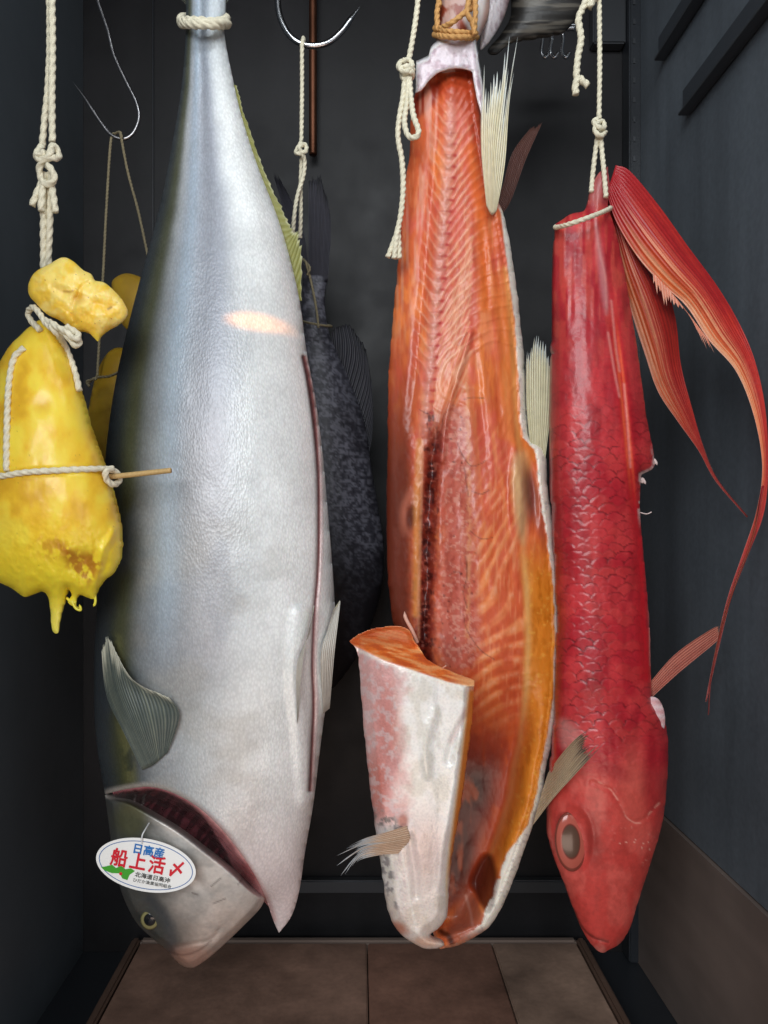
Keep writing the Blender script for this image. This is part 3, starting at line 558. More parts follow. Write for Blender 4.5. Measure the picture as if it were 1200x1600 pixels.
relief('skin_cuff', CU, D2-.012, lambda x, y, e: 16*np.sqrt(np.clip(1-((x-702)/62)**2, 0, 1))+4*np.sqrt(np.clip(e/6, 0, 1))+3*(fbm(x/9, y/30, 1)-.5), lambda x, y, e: 2-14*np.sqrt(np.clip(1-((x-702)/62)**2, 0, 1)),
       lambda x, y, e: mixc(mixc(np.tile(lin('d3c6cc'), (len(x), 1)), lin('b79fa8'), ss(.5, .7, fbm(x/8, y/8, 1))), lin('efeaea'), 1-ss(1, 4, e)), M_skin, f2)
# near flap with white skin
DF = .655
FLP = rough(poly([(546, 1002, 1), (562, 990), (590, 981), (622, 978), (640, 985), (650, 1003), (668, 1030), (695, 1046), (722, 1056), (741, 1064, 1), (739, 1110), (731, 1180), (720, 1260), (708, 1325), (703, 1370), (700, 1420), (697, 1436), (684, 1452), (672, 1462), (690, 1470), (694, 1478), (672, 1483), (650, 1476), (620, 1454), (606, 1420), (596, 1360), (586, 1290), (576, 1210), (567, 1120), (561, 1040), (557, 1016)]), 1.5, 10)
HFp = inflate(FLP, 3)
cut = [(546, 1006), (563, 1014), (600, 1032), (650, 1049), (700, 1066), (733, 1073)]; cuty = lambda x: np.interp(x, [p[0] for p in cut], [p[1] for p in cut])
redge = [(733, 1073), (727, 1130), (719, 1200), (710, 1270), (703, 1320), (698, 1370)]
def cfl(px, py, ed):
    n = fbm(px/26, py/40, 1); n2 = fbm(px/7, py/7, 2); t = (px-565-(py-1015)*.06)/165
    c = np.tile(lin('f1eee9'), (len(px), 1)).astype(float); c = mixc(c, lin('d5cfc2'), .6*ss(.5, .7, fbm(px/18, py/30, 0))); c = mixc(c, lin('cc8683'), .8*(1-ss(.20, .44, t+.22*(n-.5)+.1*(n2-.5)))*(1-ss(1270, 1310, py)))
    c = mixc(c, lin('c0675a'), .55*blob(px, py, 607, 1140, 20, 60, .7)); c = mixc(c, lin('bf5f4c'), .7*blob(px, py, 588, 1225, 16, 45, .7, -5)); c = mixc(c, lin('cfc3c4'), .5*ss(.5, .65, n2)*(t < .3))
    c = mixc(c, lin('d8b6ae'), .6*blob(px, py, 662, 1330, 34, 60, .7)); c = mixc(c, lin('c8a795'), .35*ss(1350, 1440, py)); c = mixc(c, lin('b86a4c'), .8*blob(px, py, 622, 1450, 16, 9, .6, 25)); c = mixc(c, lin('d9a07c'), .6*blob(px, py, 668, 1472, 22, 8, .6))
    c = mixc(c, lin('7d7a7c'), .75*ss(.5, .6, n2)*area_mask(px, py, [(586, 1320), (604, 1330), (618, 1380), (622, 1420), (606, 1400), (594, 1360)], 4)); c = mixc(c, lin('6b6560'), .8*ss(.47, .56, n2)*blob(px, py, 602, 1282, 22, 12, .5, 20)); c = mixc(c, lin('b06a58'), .8*blob(px, py, 630, 1283, 8, 12, .5)); c = mixc(c, lin('3a2f2c'), .8*line(px, py, [(618, 1296), (626, 1292), (633, 1297)], 1.5, 1.5))
    c = mixc(c, lin('c9a6a2'), .5*line(px, py, [(735-8, 1110), (718, 1135), (705, 1158)], 4, 5)); c = mixc(c, lin('f2efe9'), .6*line(px, py, [(628, 1335), (640, 1400), (652, 1460)], 1.5, 2))
    top = ss(-1.5, 1.5, cuty(px)-py); n3 = vn(px/30+py/9, py/3.2-px/12, 1); oc = mixc(np.tile(lin('e8772f'), (len(px), 1)), lin('f2a868'), ss(.5, .8, n3)); oc = mixc(oc, lin('c04a1c'), .7*ss(.55, .8, 1-n3)); oc = mixc(oc, lin('a85432'), .6*(1-ss(1000, 1018, py))); oc = mixc(oc, lin('eeb880'), .7*ss(690, 735, px))
    c = mixc(c, oc, top); re_ = np.interp(py, [q[1] for q in redge], [q[0] for q in redge])
    rr = ss(-1, 1, px-re_-.5)*ss(1070, 1078, py)*(1-ss(1340, 1400, py)); c = mixc(c, lin('e8963f'), rr); c = mixc(c, lin('f4d6a4'), .8*np.exp(-((px-re_)/2.)**2)*ss(1075, 1085, py)*(1-ss(1380, 1440, py))); return mixc(c, lin('f6efe4'), .6*np.exp(-((py-cuty(px)-3)/3)**2))
def hfl(px, py, ed):
    H = HFp(px, py); lowf = ss(1040, 1110, py); t = np.clip((px-560)/175, 0, 1); h = 44*np.sqrt(np.clip(1-(1.0-2*np.clip(t, 0, .72))**2, 0, 1))
    h = h*np.clip(ed/16, 0, 1)**.5; b = cuty(px)-py; h = np.where(b > 0, 44*np.sqrt(np.clip(1-(1.0-2*np.clip(t, 0, .72))**2, 0, 1))-b*1.5, h)
    re_ = np.interp(py, [q[1] for q in redge], [q[0] for q in redge]); h -= 9*ss(0, 8, px-re_)*(py > 1073)
    h = h*(1-.45*ss(1300, 1480, py))
    skin = ss(0, 10, py-cuty(px)); h += skin*(3.5*(fbm(px/40, py/80, 3)-.5)*2+.6*(fbm(px/12, py/16, 1)-.5)*2); h -= skin*5*line(px, py, [(735, 1110), (712, 1145), (700, 1190)], 4, 7)
    h -= 6*line(px, py, [(640, 1310), (648, 1360), (650, 1400)], 5, 8); h += 4*line(px, py, [(680, 1110), (665, 1160), (668, 1210)], 6, 8)
    return h
relief('belly_flap', FLP, DF, hfl, lambda x, y, e: 10*np.clip(e/8, 0, 1)+6+0*x, cfl, M_skin, f2)
dl = lambda x, y, o=2.: hd(hfl, DF, x, y, o)
cream = fc('d9cda6', 'f3ecd8', .75, 'dfe2dc', .8)
fin('tail_fin', [[(760, 322, D2-.03), (768, 336, D2-.022), (776, 330, D2-.012)], [(752, 235, D2-.03), (770, 222, D2-.02), (789, 255, D2-.008)], [(752, 160, D2-.028), (768, 150, D2-.016), (788, 130, D2-.008), (797, 150, D2)], [(754, 96, D2-.026), (764, 104, D2-.016), (780, 100, D2-.008), (801, 40, D2), (812, 70, D2)]], M_fin, f2, 13, cream, .5, 1.8, .8, 44, 7)
fin('anal_fin', [[(830, 712, D2-.012), (852, 716, D2-.006)], [(823, 640, D2-.012), (860, 650, D2-.004)], [(822, 575, D2-.012), (842, 555, D2), (864, 595, D2)], [(824, 548, D2-.010), (838, 520, D2), (850, 528, D2), (867, 580, D2)]], M_fin, f2, 11, fc('b9b38f', 'efead0', .8, 'a9afad', .7), .4, 1.2, 1.2, 24, 6)
fin('pelvic_fin', [[(832, 1290, D2-.012), (846, 1240, D2-.012), (856, 1208, D2-.012)], [(866, 1246, .672), (872, 1215, .67), (876, 1180, .668)], [(908, 1200, .635), (905, 1172, .632), (902, 1152, .63)], [(954, 1150, .605), (930, 1162, .605), (918, 1158, .60), (928, 1136, .60)]], M_fin, f2, 12, fc('b9a787', 'e0d2b4', .7, '5f5c55', .6), .3, 1.6, 1.0, 36, 2)
fin('pectoral_fin', [[(636, 1290, dl(634, 1290)), (640, 1312, dl(636, 1312)), (622, 1334, dl(622, 1334))], [(605, 1300, dl(606, 1300, 10)), (604, 1318, dl(606, 1315, 12)), (594, 1336, dl(600, 1336, 10))], [(570, 1310, DF-.03), (565, 1325, DF-.032), (560, 1345, DF-.03)], [(540, 1325, DF-.03), (526, 1335, DF-.03), (524, 1350, DF-.03), (530, 1378, DF-.028), (552, 1362, DF-.026)]], M_fin, f2, 13, fc('b8957c', 'e8d9c2', .5, 'a9adb0', .45), .4, 1.6, 1.2, 36, 9)
cord('loose_bone', [[(652, 1004, D2-.05), (644, 985, D2-.055), (634, 966, D2-.055), (632, 955, D2-.054)]], .0016, mat('bone', lin('d9a896'), rough=.4), f2, strands=1, taper=True)
cord('sinew', [[(690, 1045, D2-.07), (694, 1042, D2-.074), (697, 1040, D2-.076)]], .0006, bpy.data.materials['bone'], f2, strands=1)

# ------------------------------------------------------------------ fish 3: red long-tailed fish
D3 = .70
f3 = empty('red_fish', W(940, 860, D3)); tag(f3, 'whole bright red fish with long trailing tail lobes, hanging head down at the right', 'fish')
P3 = rough(poly([(868, 350, 1), (893, 334), (914, 328), (922, 300), (934, 272), (950, 260, 1), (953, 300), (950, 322), (962, 360), (975, 420), (987, 490), (998, 560), (1010, 650), (1022, 712), (1020, 732), (1002, 742, 1), (1000, 800), (1009, 900), (1015, 980), (1017, 1050), (1020, 1095), (1034, 1115), (1043, 1150), (1043, 1210), (1036, 1280), (1018, 1345), (1000, 1400), (986, 1446), (977, 1464), (967, 1476), (953, 1484), (938, 1488), (920, 1470), (903, 1438), (886, 1390), (868, 1345), (856, 1295), (858, 1235), (866, 1150), (870, 1050), (871, 950), (866, 850), (862, 750), (861, 650), (863, 550), (864, 450), (866, 400)]), .9, 7)
H3 = inflate(P3)
stripe = [(945, 345), (955, 430), (962, 520), (972, 600), (982, 700), (990, 780), (1000, 860), (1005, 960), (1010, 1060)]
def scales(px, py):
    a = 17.; x = (px-900)+.12*(py-700); y = py*.86; r = np.floor(y/a); xx = x/a/1.05+.5*(r % 2); fx = xx-np.floor(xx)-.5; fy = y/a-r
    j = .1*(vn(px/30, py/30, 1)-.5); d0 = np.hypot(fx*1.05, fy-.0+j); return np.clip((np.hypot(fx, (1-fy)*.9)), 0, 1.3), fx, fy
def scmask(px, py):
    """overlapping scales whose free edges point to the tail: (edge mask, scale id, distance from its centre)"""
    A = 25.; x = px+14*(fbm(px/50, py/50, 1)-.5)+4*(vn(px/9, py/9, 2)-.5); y = py+14*(fbm(px/50, py/50, 3)-.5)+4*(vn(px/9, py/9, 0)-.5); h = A*.5; edge = np.zeros(px.shape); cid = edge.copy(); dd = np.full(px.shape, 1.); done = np.zeros(px.shape, bool)
    r0 = np.ceil(y/h).astype(int)+1
    for k in range(4):
        r = r0-k; cx = (np.floor(x/A-.5*(r % 2)+.5)+.5*(r % 2)); q = np.hypot(x-cx*A, (y-r*h)*1.05)/(A*.60); m = (q < 1) & ~done
        edge = np.where(m, ss(.78, .94, q), edge); cid = np.where(m, _T[0][np.abs(cx*2).astype(int) & 255, r & 255], cid); dd = np.where(m, q, dd); done |= m
    return edge, cid, dd
def col3(px, py, ed):
    n3_ = fbm(px/11, py/11, 2); n = fbm(px/30, py/55, 0); n2 = fbm(px/9, py/12, 1); c = np.tile(lin('b3222e'), (len(px), 1)).astype(float)
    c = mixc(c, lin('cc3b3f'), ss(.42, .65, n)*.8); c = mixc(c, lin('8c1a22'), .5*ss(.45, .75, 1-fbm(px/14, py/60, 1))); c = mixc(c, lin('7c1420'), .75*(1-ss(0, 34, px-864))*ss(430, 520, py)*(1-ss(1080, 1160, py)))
    body = (.35*ss(430, 520, py)+.65*ss(600, 720, py))*(1-ss(1130, 1200, py)); e, cid, f_ = scmask(px, py); s_ = body*(.55+.45*ss(.3, .6, vn(px/60, py/60, 2)))
    c = mixc(c, lin('6a0e16'), .9*e*(.35+.65*ss(.3, .6, vn(px/13, py/13, 1)))*np.maximum(s_, .25*ss(500, 620, py)*(1-ss(1180, 1230, py)))); c = mixc(c, lin('c9433e'), .35*ss(.4, .9, cid)*body)
    c = mixc(c, lin('d85f4c'), .4*ss(.5, .7, vn(px/5, py/26, 2))*(1-ss(420, 640, py)))
    st_, _, _, tt = near(catmull(stripe, 4), px, py, False); c = mixc(c, lin('cf1624'), .8*np.exp(-(st_/9)**2)*ss(420, 560, py)); c = mixc(c, lin('f0683e'), .75*(np.exp(-((st_-3)/2.2)**2))*ss(480, 560, py)*(1-ss(700, 800, py)))
    for l in ([(930, 340), (936, 390), (945, 430), (948, 480)], [(950, 520), (960, 580), (968, 620)], [(955, 470), (962, 540), (968, 580)], [(975, 600), (980, 660), (985, 730)]): c = mixc(c, lin('e8928a'), .7*line(px, py, l, 1.6, 1.8))
    c = mixc(c, lin('c98f92'), .55*area_mask(px, py, [(930, 345), (942, 400), (950, 470), (946, 490), (936, 430)], 5)); c = mixc(c, lin('a5605e'), .7*(1-ss(300, 335, py)))
    c = mixc(c, lin('e8d6d2'), .8*ss(-1.5, 1.5, 3.5-ed)*ss(985, 1000, px)*ss(690, 720, py)*(1-ss(790, 830, py))*ss(.4, .5, n2)); c = mixc(c, lin('f0b0a8'), .6*line(px, py, [(1001, 770), (1011, 860), (1015, 960), (1017, 1040)], 1.5, 1.5))
    hdm = ss(1175, 1235, py-.10*(px-950)); c = mixc(c, lin('c64840'), .85*hdm); c = mixc(c, lin('d4645a'), .5*hdm*ss(.45, .65, n)); c = mixc(c, lin('a83a34'), .4*hdm*ss(.5, .7, n2)); c = mixc(c, lin('c85c50'), .5*ss(1120, 1200, py)*(1-ss(1280, 1330, py))*ss(955, 985, px)*(1-ss(1000, 1020, px)))
    c = mixc(c, lin('961422'), .6*blob(px, py, 1022, 1210, 18, 60, .6)); c = mixc(c, lin('8c1420'), .55*blob(px, py, 960, 1205, 26, 12, .6, 28))
    for l in ([(935, 1222), (955, 1235), (968, 1255), (978, 1275), (990, 1285), (1000, 1286)], [(1010, 1278), (1022, 1262), (1030, 1255)]): c = mixc(c, lin('e8a090'), .75*line(px+3*(n2-.5), py+3*(n3_-.5), l, 1.0, 1.3)*ss(.35, .55, fbm(px/6, py/6, 3)))
    c = mixc(c, lin('d59a92'), .5*area_mask(px, py, [(874, 1125), (900, 1135), (910, 1160), (880, 1170)], 8))
    sp_ = worley(px/9, py/9, 3); c = mixc(c, lin('f0b8a8'), .8*(1-ss(.08, .2, sp_[0]))*(sp_[2] > .6)*blob(px, py, 990, 1322, 30, 26, .5))
    c = mixc(c, lin('5b1414'), .8*line(px, py, [(896, 1420), (908, 1446), (926, 1464), (950, 1472)], 1.6, 1.6)); c = mixc(c, lin('d8847a'), .5*ss(1462, 1484, py)*ss(.4, .6, n2)); c = mixc(c, lin('7a2a26'), .5*blob(px, py, 926, 1316, 12, 40, .6, -8)*ss(905, 920, px))
    return c
def hf3(px, py, ed):
    k = np.clip(ed/12, 0, 1); h = H3(px, py)*.72; e, cid, f_ = scmask(px, py); b = ss(600, 760, py)*(1-ss(1180, 1240, py)); h += b*k*(1.0*f_-1.2*e)*(.4+.9*vn(px/50, py/50, 1))
    h -= 3*line(px, py, stripe, 4, 5)*k*ss(480, 560, py); h -= 5*blob(px, py, 893, 1315, 31, 54, .3, -6)*k; h += 1.6*k*(np.exp(-((np.hypot((px-893)/34, (py-1315)/57)-1.0)/.12)**2))
    h += 2.0*ss(0, 6, near([(925, 1222), (955, 1235), (968, 1255), (978, 1275), (992, 1286), (1010, 1278), (1034, 1250)], px, py, False)[0])*k
    h -= 3*line(px, py, [(896, 1420), (908, 1446), (926, 1464), (950, 1472)], 1.5, 2)*k; h += 1.5*k*(fbm(px/24, py/36, 2)-.5)*2+1.8*k*(vn(px/6, py/60, 1)-.5)*(1-ss(450, 600, py)); return h
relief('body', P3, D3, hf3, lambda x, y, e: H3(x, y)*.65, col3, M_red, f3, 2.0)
d3 = lambda x, y, o=2.: hd(hf3, D3, x, y, o)
eye(f3, 892, 1315, d3(892, 1315, 1), 25, 47, lin('b45c4e'), lin('5a4236'), tilt=-4, depth=.42, pr=.55)
def redfin(u, v, ray, px, py):
    ray = np.clip(.25*ray+1.1*ss(.35, .8, vn(u*34, v*5, 1)), 0, 1); c = mixc(np.tile(lin('c93428'), (len(u), 1)).astype(float), lin('a8202a'), .6*ss(.45, .7, fbm(u*5, v*9, 2))); c = mixc(c, lin('e8763e'), .9*ss(.4, .85, u)*ss(.05, .25, v)*(1-ss(.5, .8, v))); c = mixc(c, lin('f0b088'), .75*ss(.55, 1, ray)*ss(.25, .8, u)*(1-ss(.5, .8, v)))
    c = mixc(c, lin('9c1a20'), .6*(1-ray)*(1-ss(.5, 1, u))); c = mixc(c, lin('a5242a'), 1-ss(.04, .2, v)); c = mixc(c, lin('b8605c'), .7*ss(.62, 1, v)); return mixc(c, lin('e8b0a0'), .5*ss(.93, 1, u)*(v > .15))
def darkred(u, v, ray, px, py):
    return mixc(redfin(u, v, ray, px, py), lin('7a2420'), .45)
fr = lambda L, z0=D3, z1=D3: [[(a[0], a[1], z0+(z1-z0)*i/(len(L)-1)), ((a[0]+a[2])/2+1, (a[1]+a[3])/2-2, z0+(z1-z0)*i/(len(L)-1)-.012*math.sin(math.pi*min(1, (i+.3)/6))), (a[2], a[3], z0+(z1-z0)*i/(len(L)-1))] for i, a in enumerate(L)]
fin('tail_lobe', fr([(962, 258, 948, 300), (985, 268, 962, 345), (1030, 322, 995, 400), (1075, 385, 1034, 444), (1120, 446, 1072, 478), (1155, 505, 1108, 532), (1180, 565, 1150, 580), (1196, 640, 1178, 650), (1200, 725, 1191, 728), (1194, 800, 1182, 798), (1168, 870, 1160, 866), (1143, 935, 1137, 933), (1124, 1010, 1119, 1008), (1104, 1098, 1102, 1097)], D3, D3-.03), M_fin, f3, 13, redfin, 0, .45, 1.2, 110)
fin('tail_lobe', fr([(950, 290, 945, 320), (975, 330, 958, 370), (1005, 380, 972, 440), (1038, 440, 990, 500), (1056, 500, 1008, 555), (1064, 570, 1028, 612), (1082, 640, 1060, 660), (1100, 700, 1092, 705), (1122, 750, 1118, 752), (1168, 808, 1167, 809)], D3+.012, D3+.03), M_fin, f3, 11, darkred, 0, .45, 1.2, 80)
fin('tail_streamer', fr([(1194, 760, 1190, 760), (1178, 840, 1175, 840), (1150, 915, 1147, 914), (1128, 985, 1125, 984), (1112, 1060, 1110, 1060), (1107, 1118, 1106, 1118)], D3-.024, D3-.03), M_fin, f3, 3, redfin, 0, .5, .8, 50)
fin('frayed_edge', [[(1020, 425, D3-.008), (1060, 470, D3-.010), (1105, 528, D3-.012)], [(1022, 462, D3-.008), (1040, 480, D3-.008), (1052, 482, D3-.01), (1080, 498, D3-.01), (1112, 566, D3-.012), (1120, 560, D3-.012)]], M_fin, f3, 17, fc('dd7f60', 'eec0ac'), .8, .4, .7, 8, 3)
fin('pelvic_fin', [[(1014, 1068, D3), (1018, 1090, D3)], [(1055, 1022, D3+.01), (1062, 1050, D3+.01)], [(1108, 985, D3+.02), (1120, 1002, D3+.02)], [(1124, 978, D3+.02), (1124, 992, D3+.02)]], M_fin, f3, 7, fc('9c5348', 'd98f7a', .8, 'a06a58', .8), .08, 1, 1.2, 20, 4)
BS = poly([(1012, 1092), (1028, 1092), (1038, 1112), (1038, 1138), (1026, 1160), (1012, 1164), (1006, 1130)]); HB = inflate(BS, 2)
relief('belly_bulge', BS, D3-.010, lambda x, y, e: HB(x, y)*.6+1.0*np.sin(y/3.)*np.clip(e/5, 0, 1), lambda x, y, e: HB(x, y)*.6, lambda x, y, e: mixc(np.tile(lin('d8a4a6'), (len(x), 1)), lin('e9cdd0'), .5+.5*np.sin(y/2.4)), M_skin, f3, 1.5)
def tuft(parent, spots, m, r=.0012):
    for (x, y, d) in spots:
        cord('flesh_tuft', [[(x-12, y+1, d), (x-4, y+1, d), (x+1, y-4, d), (x+4, y-1, d), (x+7, y+5, d)], [(x-8, y-1, d), (x-2, y-2, d), (x+3, y+3, d+.001)]], r, m, parent, strands=1, taper=True)
tuft(f3, [(1020, 722, D3-.002), (1002, 752, D3-.002)], bpy.data.materials['bone'] and mat('fat', lin('dcc8c4'), rough=.4), .0013)
cord('spine_bone', [[(998, 800, D3-.004), (1010, 803, D3-.004), (1018, 800, D3-.004)]], .0005, bpy.data.materials['fat'], f3, strands=1)

# ------------------------------------------------------------------ fish 4: dark fish behind
D4 = .90
f4 = empty('dark_fish', W(500, 900, D4)); tag(f4, 'dark purple-grey mottled fish hanging in shadow behind the silver fish and the salmon', 'fish')
P4 = poly([(474, 425, 1), (513, 430, 1), (507, 470), (516, 525), (545, 592), (568, 655), (580, 730), (592, 800), (600, 870), (592, 940), (566, 1010), (530, 1065), (490, 1100), (450, 1110), (420, 1100), (395, 1080), (385, 1050), (390, 900), (405, 780), (430, 660), (455, 560), (470, 490)])
H4 = inflate(P4)
def col4(px, py, ed):
    n = fbm(px/50, py/70, 0); f_, g_, cid = worley(px/7+.8*vn(px/9, py/9, 1), py/5.5, 2); c = mixc(np.tile(lin('3c3b44'), (len(px), 1)), lin('7a7a86'), .8*ss(.45, .75, fbm(px/5, py/4.2, 2)+.08)); c = mixc(c, lin('23232b'), ss(.04, .0, g_-f_-.08)*.6)
    return mixc(c, lin('1a171b'), np.clip(.45*ss(.45, .7, n)+.9*ss(800, 960, py), 0, 1))  # random mottling, plus a fade into shadow painted on the lower body
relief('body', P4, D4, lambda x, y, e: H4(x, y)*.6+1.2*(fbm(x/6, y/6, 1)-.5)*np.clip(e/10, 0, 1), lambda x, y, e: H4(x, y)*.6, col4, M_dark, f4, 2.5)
dk = fc('2a2a33', '55535f', .85, '1a1a20', .7)
fin('tail_lobe', [[(474, 440, D4), (484, 438, D4)], [(452, 360, D4), (474, 360, D4)], [(424, 262, D4+.01), (432, 268, D4+.01), (452, 305, D4+.01)]], M_fin, f4, 12, dk, .1, 1, 1.3, 22)
fin('tail_lobe', [[(482, 446, D4-.004), (512, 440, D4-.004)], [(482, 360, D4-.006), (517, 370, D4-.004)], [(482, 272, D4-.01), (497, 266, D4-.01), (508, 290, D4-.01), (516, 330, D4-.008)]], M_fin, f4, 16, dk, .1, 1, 1.3, 24, 4)
fin('dorsal_fin', [[(524, 560, D4), (548, 610, D4), (566, 670, D4), (574, 720, D4)], [(518, 525, D4), (560, 560, D4), (578, 625, D4), (580, 690, D4)], [(520, 515, D4), (542, 502, D4), (572, 545, D4), (583, 620, D4), (583, 665, D4)]], M_fin, f4, 18, fc('1f1f27', '3d3b46', .8, '15151a', .6), .12, 1, 1.4, 18, 7)
# a fourth tail: fish hanging mostly above the frame and one hidden behind the salmon
f5 = empty('hidden_fish', W(770, 420, .86)); tag(f5, 'brown fish hidden behind the salmon, only its narrow tail fin tip showing at the right', 'fish')
P5 = poly([(745, 330), (775, 330), (785, 420), (795, 600), (790, 800), (760, 950), (700, 950), (690, 700), (715, 450)]); H5 = inflate(P5, 5)
relief('body', P5, .87, lambda x, y, e: H5(x, y)*.4, lambda x, y, e: H5(x, y)*.4, lambda x, y, e: np.tile(lin('4a2c28'), (len(x), 1)), M_dark, f5, 5)
fin('tail_fin', [[(752, 350, .87), (772, 345, .87)], [(782, 300, .87), (796, 318, .87)], [(800, 240, .87), (822, 248, .87)], [(832, 196, .87), (848, 190, .87)]], M_fin, f5, 8, fc('5a342c', '8d6a60', .9, '6b4a42', .7), .06, 1, 1.3, 24)

# upper fish tail tied above the salmon
f6 = empty('upper_fish', W(790, -20, .76)); tag(f6, 'pinkish silver fish lying across the top edge above the salmon, with a blurred dark tail', 'fish')
P6 = poly([(738, -90), (810, -90), (800, -20), (790, 20), (775, 50), (758, 72), (750, 75), (752, 40), (744, 0)]); H6 = inflate(P6, 3)
relief('body', P6, .745, lambda x, y, e: H6(x, y)*.7, lambda x, y, e: H6(x, y)*.7, lambda x, y, e: mixc(mixc(np.tile(lin('cfc8cb'), (len(x), 1)), lin('a89aa0'), ss(.5, .75, fbm(x/3, y/14, 1))), lin('6a2a2a'), ss(773, 800, x+8*(fbm(x/9, y/9, 1)-.5)-(40-y)*.1)), M_skin, f6)
P7 = poly([(792, -90), (960, -90), (925, 0), (900, 28), (880, 50), (840, 58), (800, 66), (775, 85), (762, 78), (785, 50), (800, 10)]); H7 = inflate(P7, 4)
relief('dark_tail', P7, .80, lambda x, y, e: H7(x, y)*.5+1.0*(vn(x/40, y/3, 1)-.5)*np.clip(e/8, 0, 1), lambda x, y, e: H7(x, y)*.4, lambda x, y, e: mixc(np.tile(lin('2c2a28'), (len(x), 1)), lin('6a655c'), .8*ss(.55, .8, vn(x/50, y/3.0+x/60, 1))), M_dark, f6)

# ------------------------------------------------------------------ yellow pieces
DY = .64
def yellow(nm, dx, dy, k, D, label, full):
    T = lambda L: [((a[0]+dx)*k+(1-k)*0, (a[1]+dy)*k+(1-k)*0)+tuple(a[2:]) for a in L]
    e = empty(nm, W(70+dx, 700+dy, D)); tag(e, label, 'cured food', 'yellow tied pieces hanging at the left')
    return e
y1 = yellow('yellow_pear_piece', 0, 0, 1, DY, 'large yellow waxy pear-shaped piece in front, tied with cord, ragged drips below', True)
PY = rough(poly([(66, 500), (88, 520), (108, 560), (122, 600), (140, 665), (158, 715), (174, 765), (187, 820), (189, 860), (180, 890), (162, 908), (152, 922), (148, 936), (136, 934), (122, 930), (119, 944), (124, 950), (114, 948), (106, 940), (112, 930), (104, 918), (101, 940), (96, 955), (92, 975), (90, 989), (82, 986), (79, 962), (76, 934), (66, 924), (52, 928), (38, 933), (22, 922), (4, 912), (-25, 900), (-55, 870), (-62, 800), (-50, 720), (-22, 630), (2, 560), (30, 525), (52, 506)]), 1.5, 12)
HY = inflate(PY, 3)
def cy(px, py, ed):
    n = fbm(px/30, py/40, 0); n2 = fbm(px/9, py/12, 1); c = np.tile(lin('f4c838'), (len(px), 1)).astype(float); c = mixc(c, lin('fbdc4c'), ss(.4, .7, n)); c = mixc(c, lin('cf9320'), .5*ss(.5, .75, 1-n)*(1-ss(780, 860, py)))
    c = mixc(c, lin('fce83c'), .8*ss(800, 910, py)); c = mixc(c, lin('b0621e'), .8*area_mask(px, py, [(90, 848), (120, 862), (150, 866), (158, 885), (140, 912), (118, 905), (100, 870)], 9)*ss(.35, .55, n2)); c = mixc(c, lin('c07a20'), .55*blob(px, py, 78, 855, 26, 16, .7)*ss(.4, .6, n2)); c = mixc(c, lin('c98a18'), .4*blob(px, py, 66, 632, 12, 12, .9))
    c = mixc(c, lin('f0e070'), .6*ss(925, 970, py)); w_ = worley(px/11, py/11, 1); return mixc(c, lin('8d6a20'), .5*(1-ss(.05, .12, w_[0]))*(w_[2] > .86)*ss(.5, .6, fbm(px/30, py/30, 3)))
def hy(px, py, ed):
    k = np.clip(ed/12, 0, 1); h = HY(px, py)*.85; h += k*(2.5*(fbm(px/50, py/80, 2)-.5)*2+2*(fbm(px/8, py/10, 1)-.5)*2*ss(780, 860, py)); h -= 3*blob(px, py, 66, 632, 12, 13, .95)*k
    h -= 8*blob(px, py, 132, 885, 30, 20, .7)*k-7*line(px, py, [(178, 830), (158, 868), (150, 915)], 5, 7)*k; h -= 3.5*line(px, py, [(-10, 742), (60, 737), (175, 733)], 4, 7)*k; return h
relief('body', PY, DY, hy, lambda x, y, e: HY(x, y)*.8, cy, M_wax, y1, 1.6)
PK = poly([(44, 446), (54, 426), (78, 412), (98, 402), (114, 408), (130, 422), (142, 428), (148, 438), (164, 442), (182, 458), (193, 472), (199, 489), (188, 504), (168, 516), (158, 524), (153, 533), (146, 527), (136, 519), (112, 514), (92, 500), (72, 490), (56, 474), (46, 462)]); HK = inflate(PK, 2)
def hk(px, py, ed):
    h = HK(px, py)*.75; k = np.clip(ed/10, 0, 1); d = near(catmull([(85, 452), (105, 458), (122, 464), (150, 474), (175, 482)], 4), px, py, False)[0]; h -= 5*np.exp(-(d/8)**2)*k*(.3+1.2*vn(px/16, py/16, 3)); h -= 5*k*line(px, py, [(122, 464), (126, 450), (140, 440)], 2, 4)
    h -= 5*k*line(px, py, [(118, 466), (112, 490), (118, 505)], 2, 6); return h+k*(4*(fbm(px/16, py/16, 2)-.5)*2)
def ck(px, py, ed):
    n = fbm(px/14, py/14, 0); c = mixc(np.tile(lin('f8cc4c'), (len(px), 1)), lin('fcdc78'), ss(.4, .65, n)); c = mixc(c, lin('a8762a'), .6*line(px, py, [(100, 455), (110, 456), (114, 454)], 1.6, 1.6)); c = mixc(c, lin('8a6424'), .8*line(px, py, [(169, 483), (174, 480)], 1.5, 1.5)); c = mixc(c, lin('efd040'), .8*ss(515, 530, py)); c = mixc(c, lin('c08a2c'), .5*blob(px, py, 122, 466, 10, 8, .7)); w_ = worley(px/9, py/9, 1); return mixc(c, lin('8a6424'), .8*(1-ss(.06, .14, w_[0]))*(w_[2] > .88))
relief('knob', PK, DY-.012, hk, lambda x, y, e: HK(x, y)*.7, ck, M_wax, y1, 1.5)
y2 = empty('yellow_pear_piece', W(180, 560, .80)); tag(y2, 'smaller dull yellow piece hanging in shadow behind, half hidden by the silver fish', 'cured food', 'yellow tied pieces hanging at the left')
PY2 = poly([(172, 548), (196, 546), (212, 580), (226, 640), (238, 720), (225, 790), (190, 810), (150, 790), (128, 740), (132, 680), (140, 630), (152, 580)]); H8 = inflate(PY2, 3)
cyd = lambda c0: (lambda x, y, e: mixc(np.tile(lin(c0), (len(x), 1)), lin('b8932c'), ss(.4, .7, fbm(x/20, y/20, 0))))
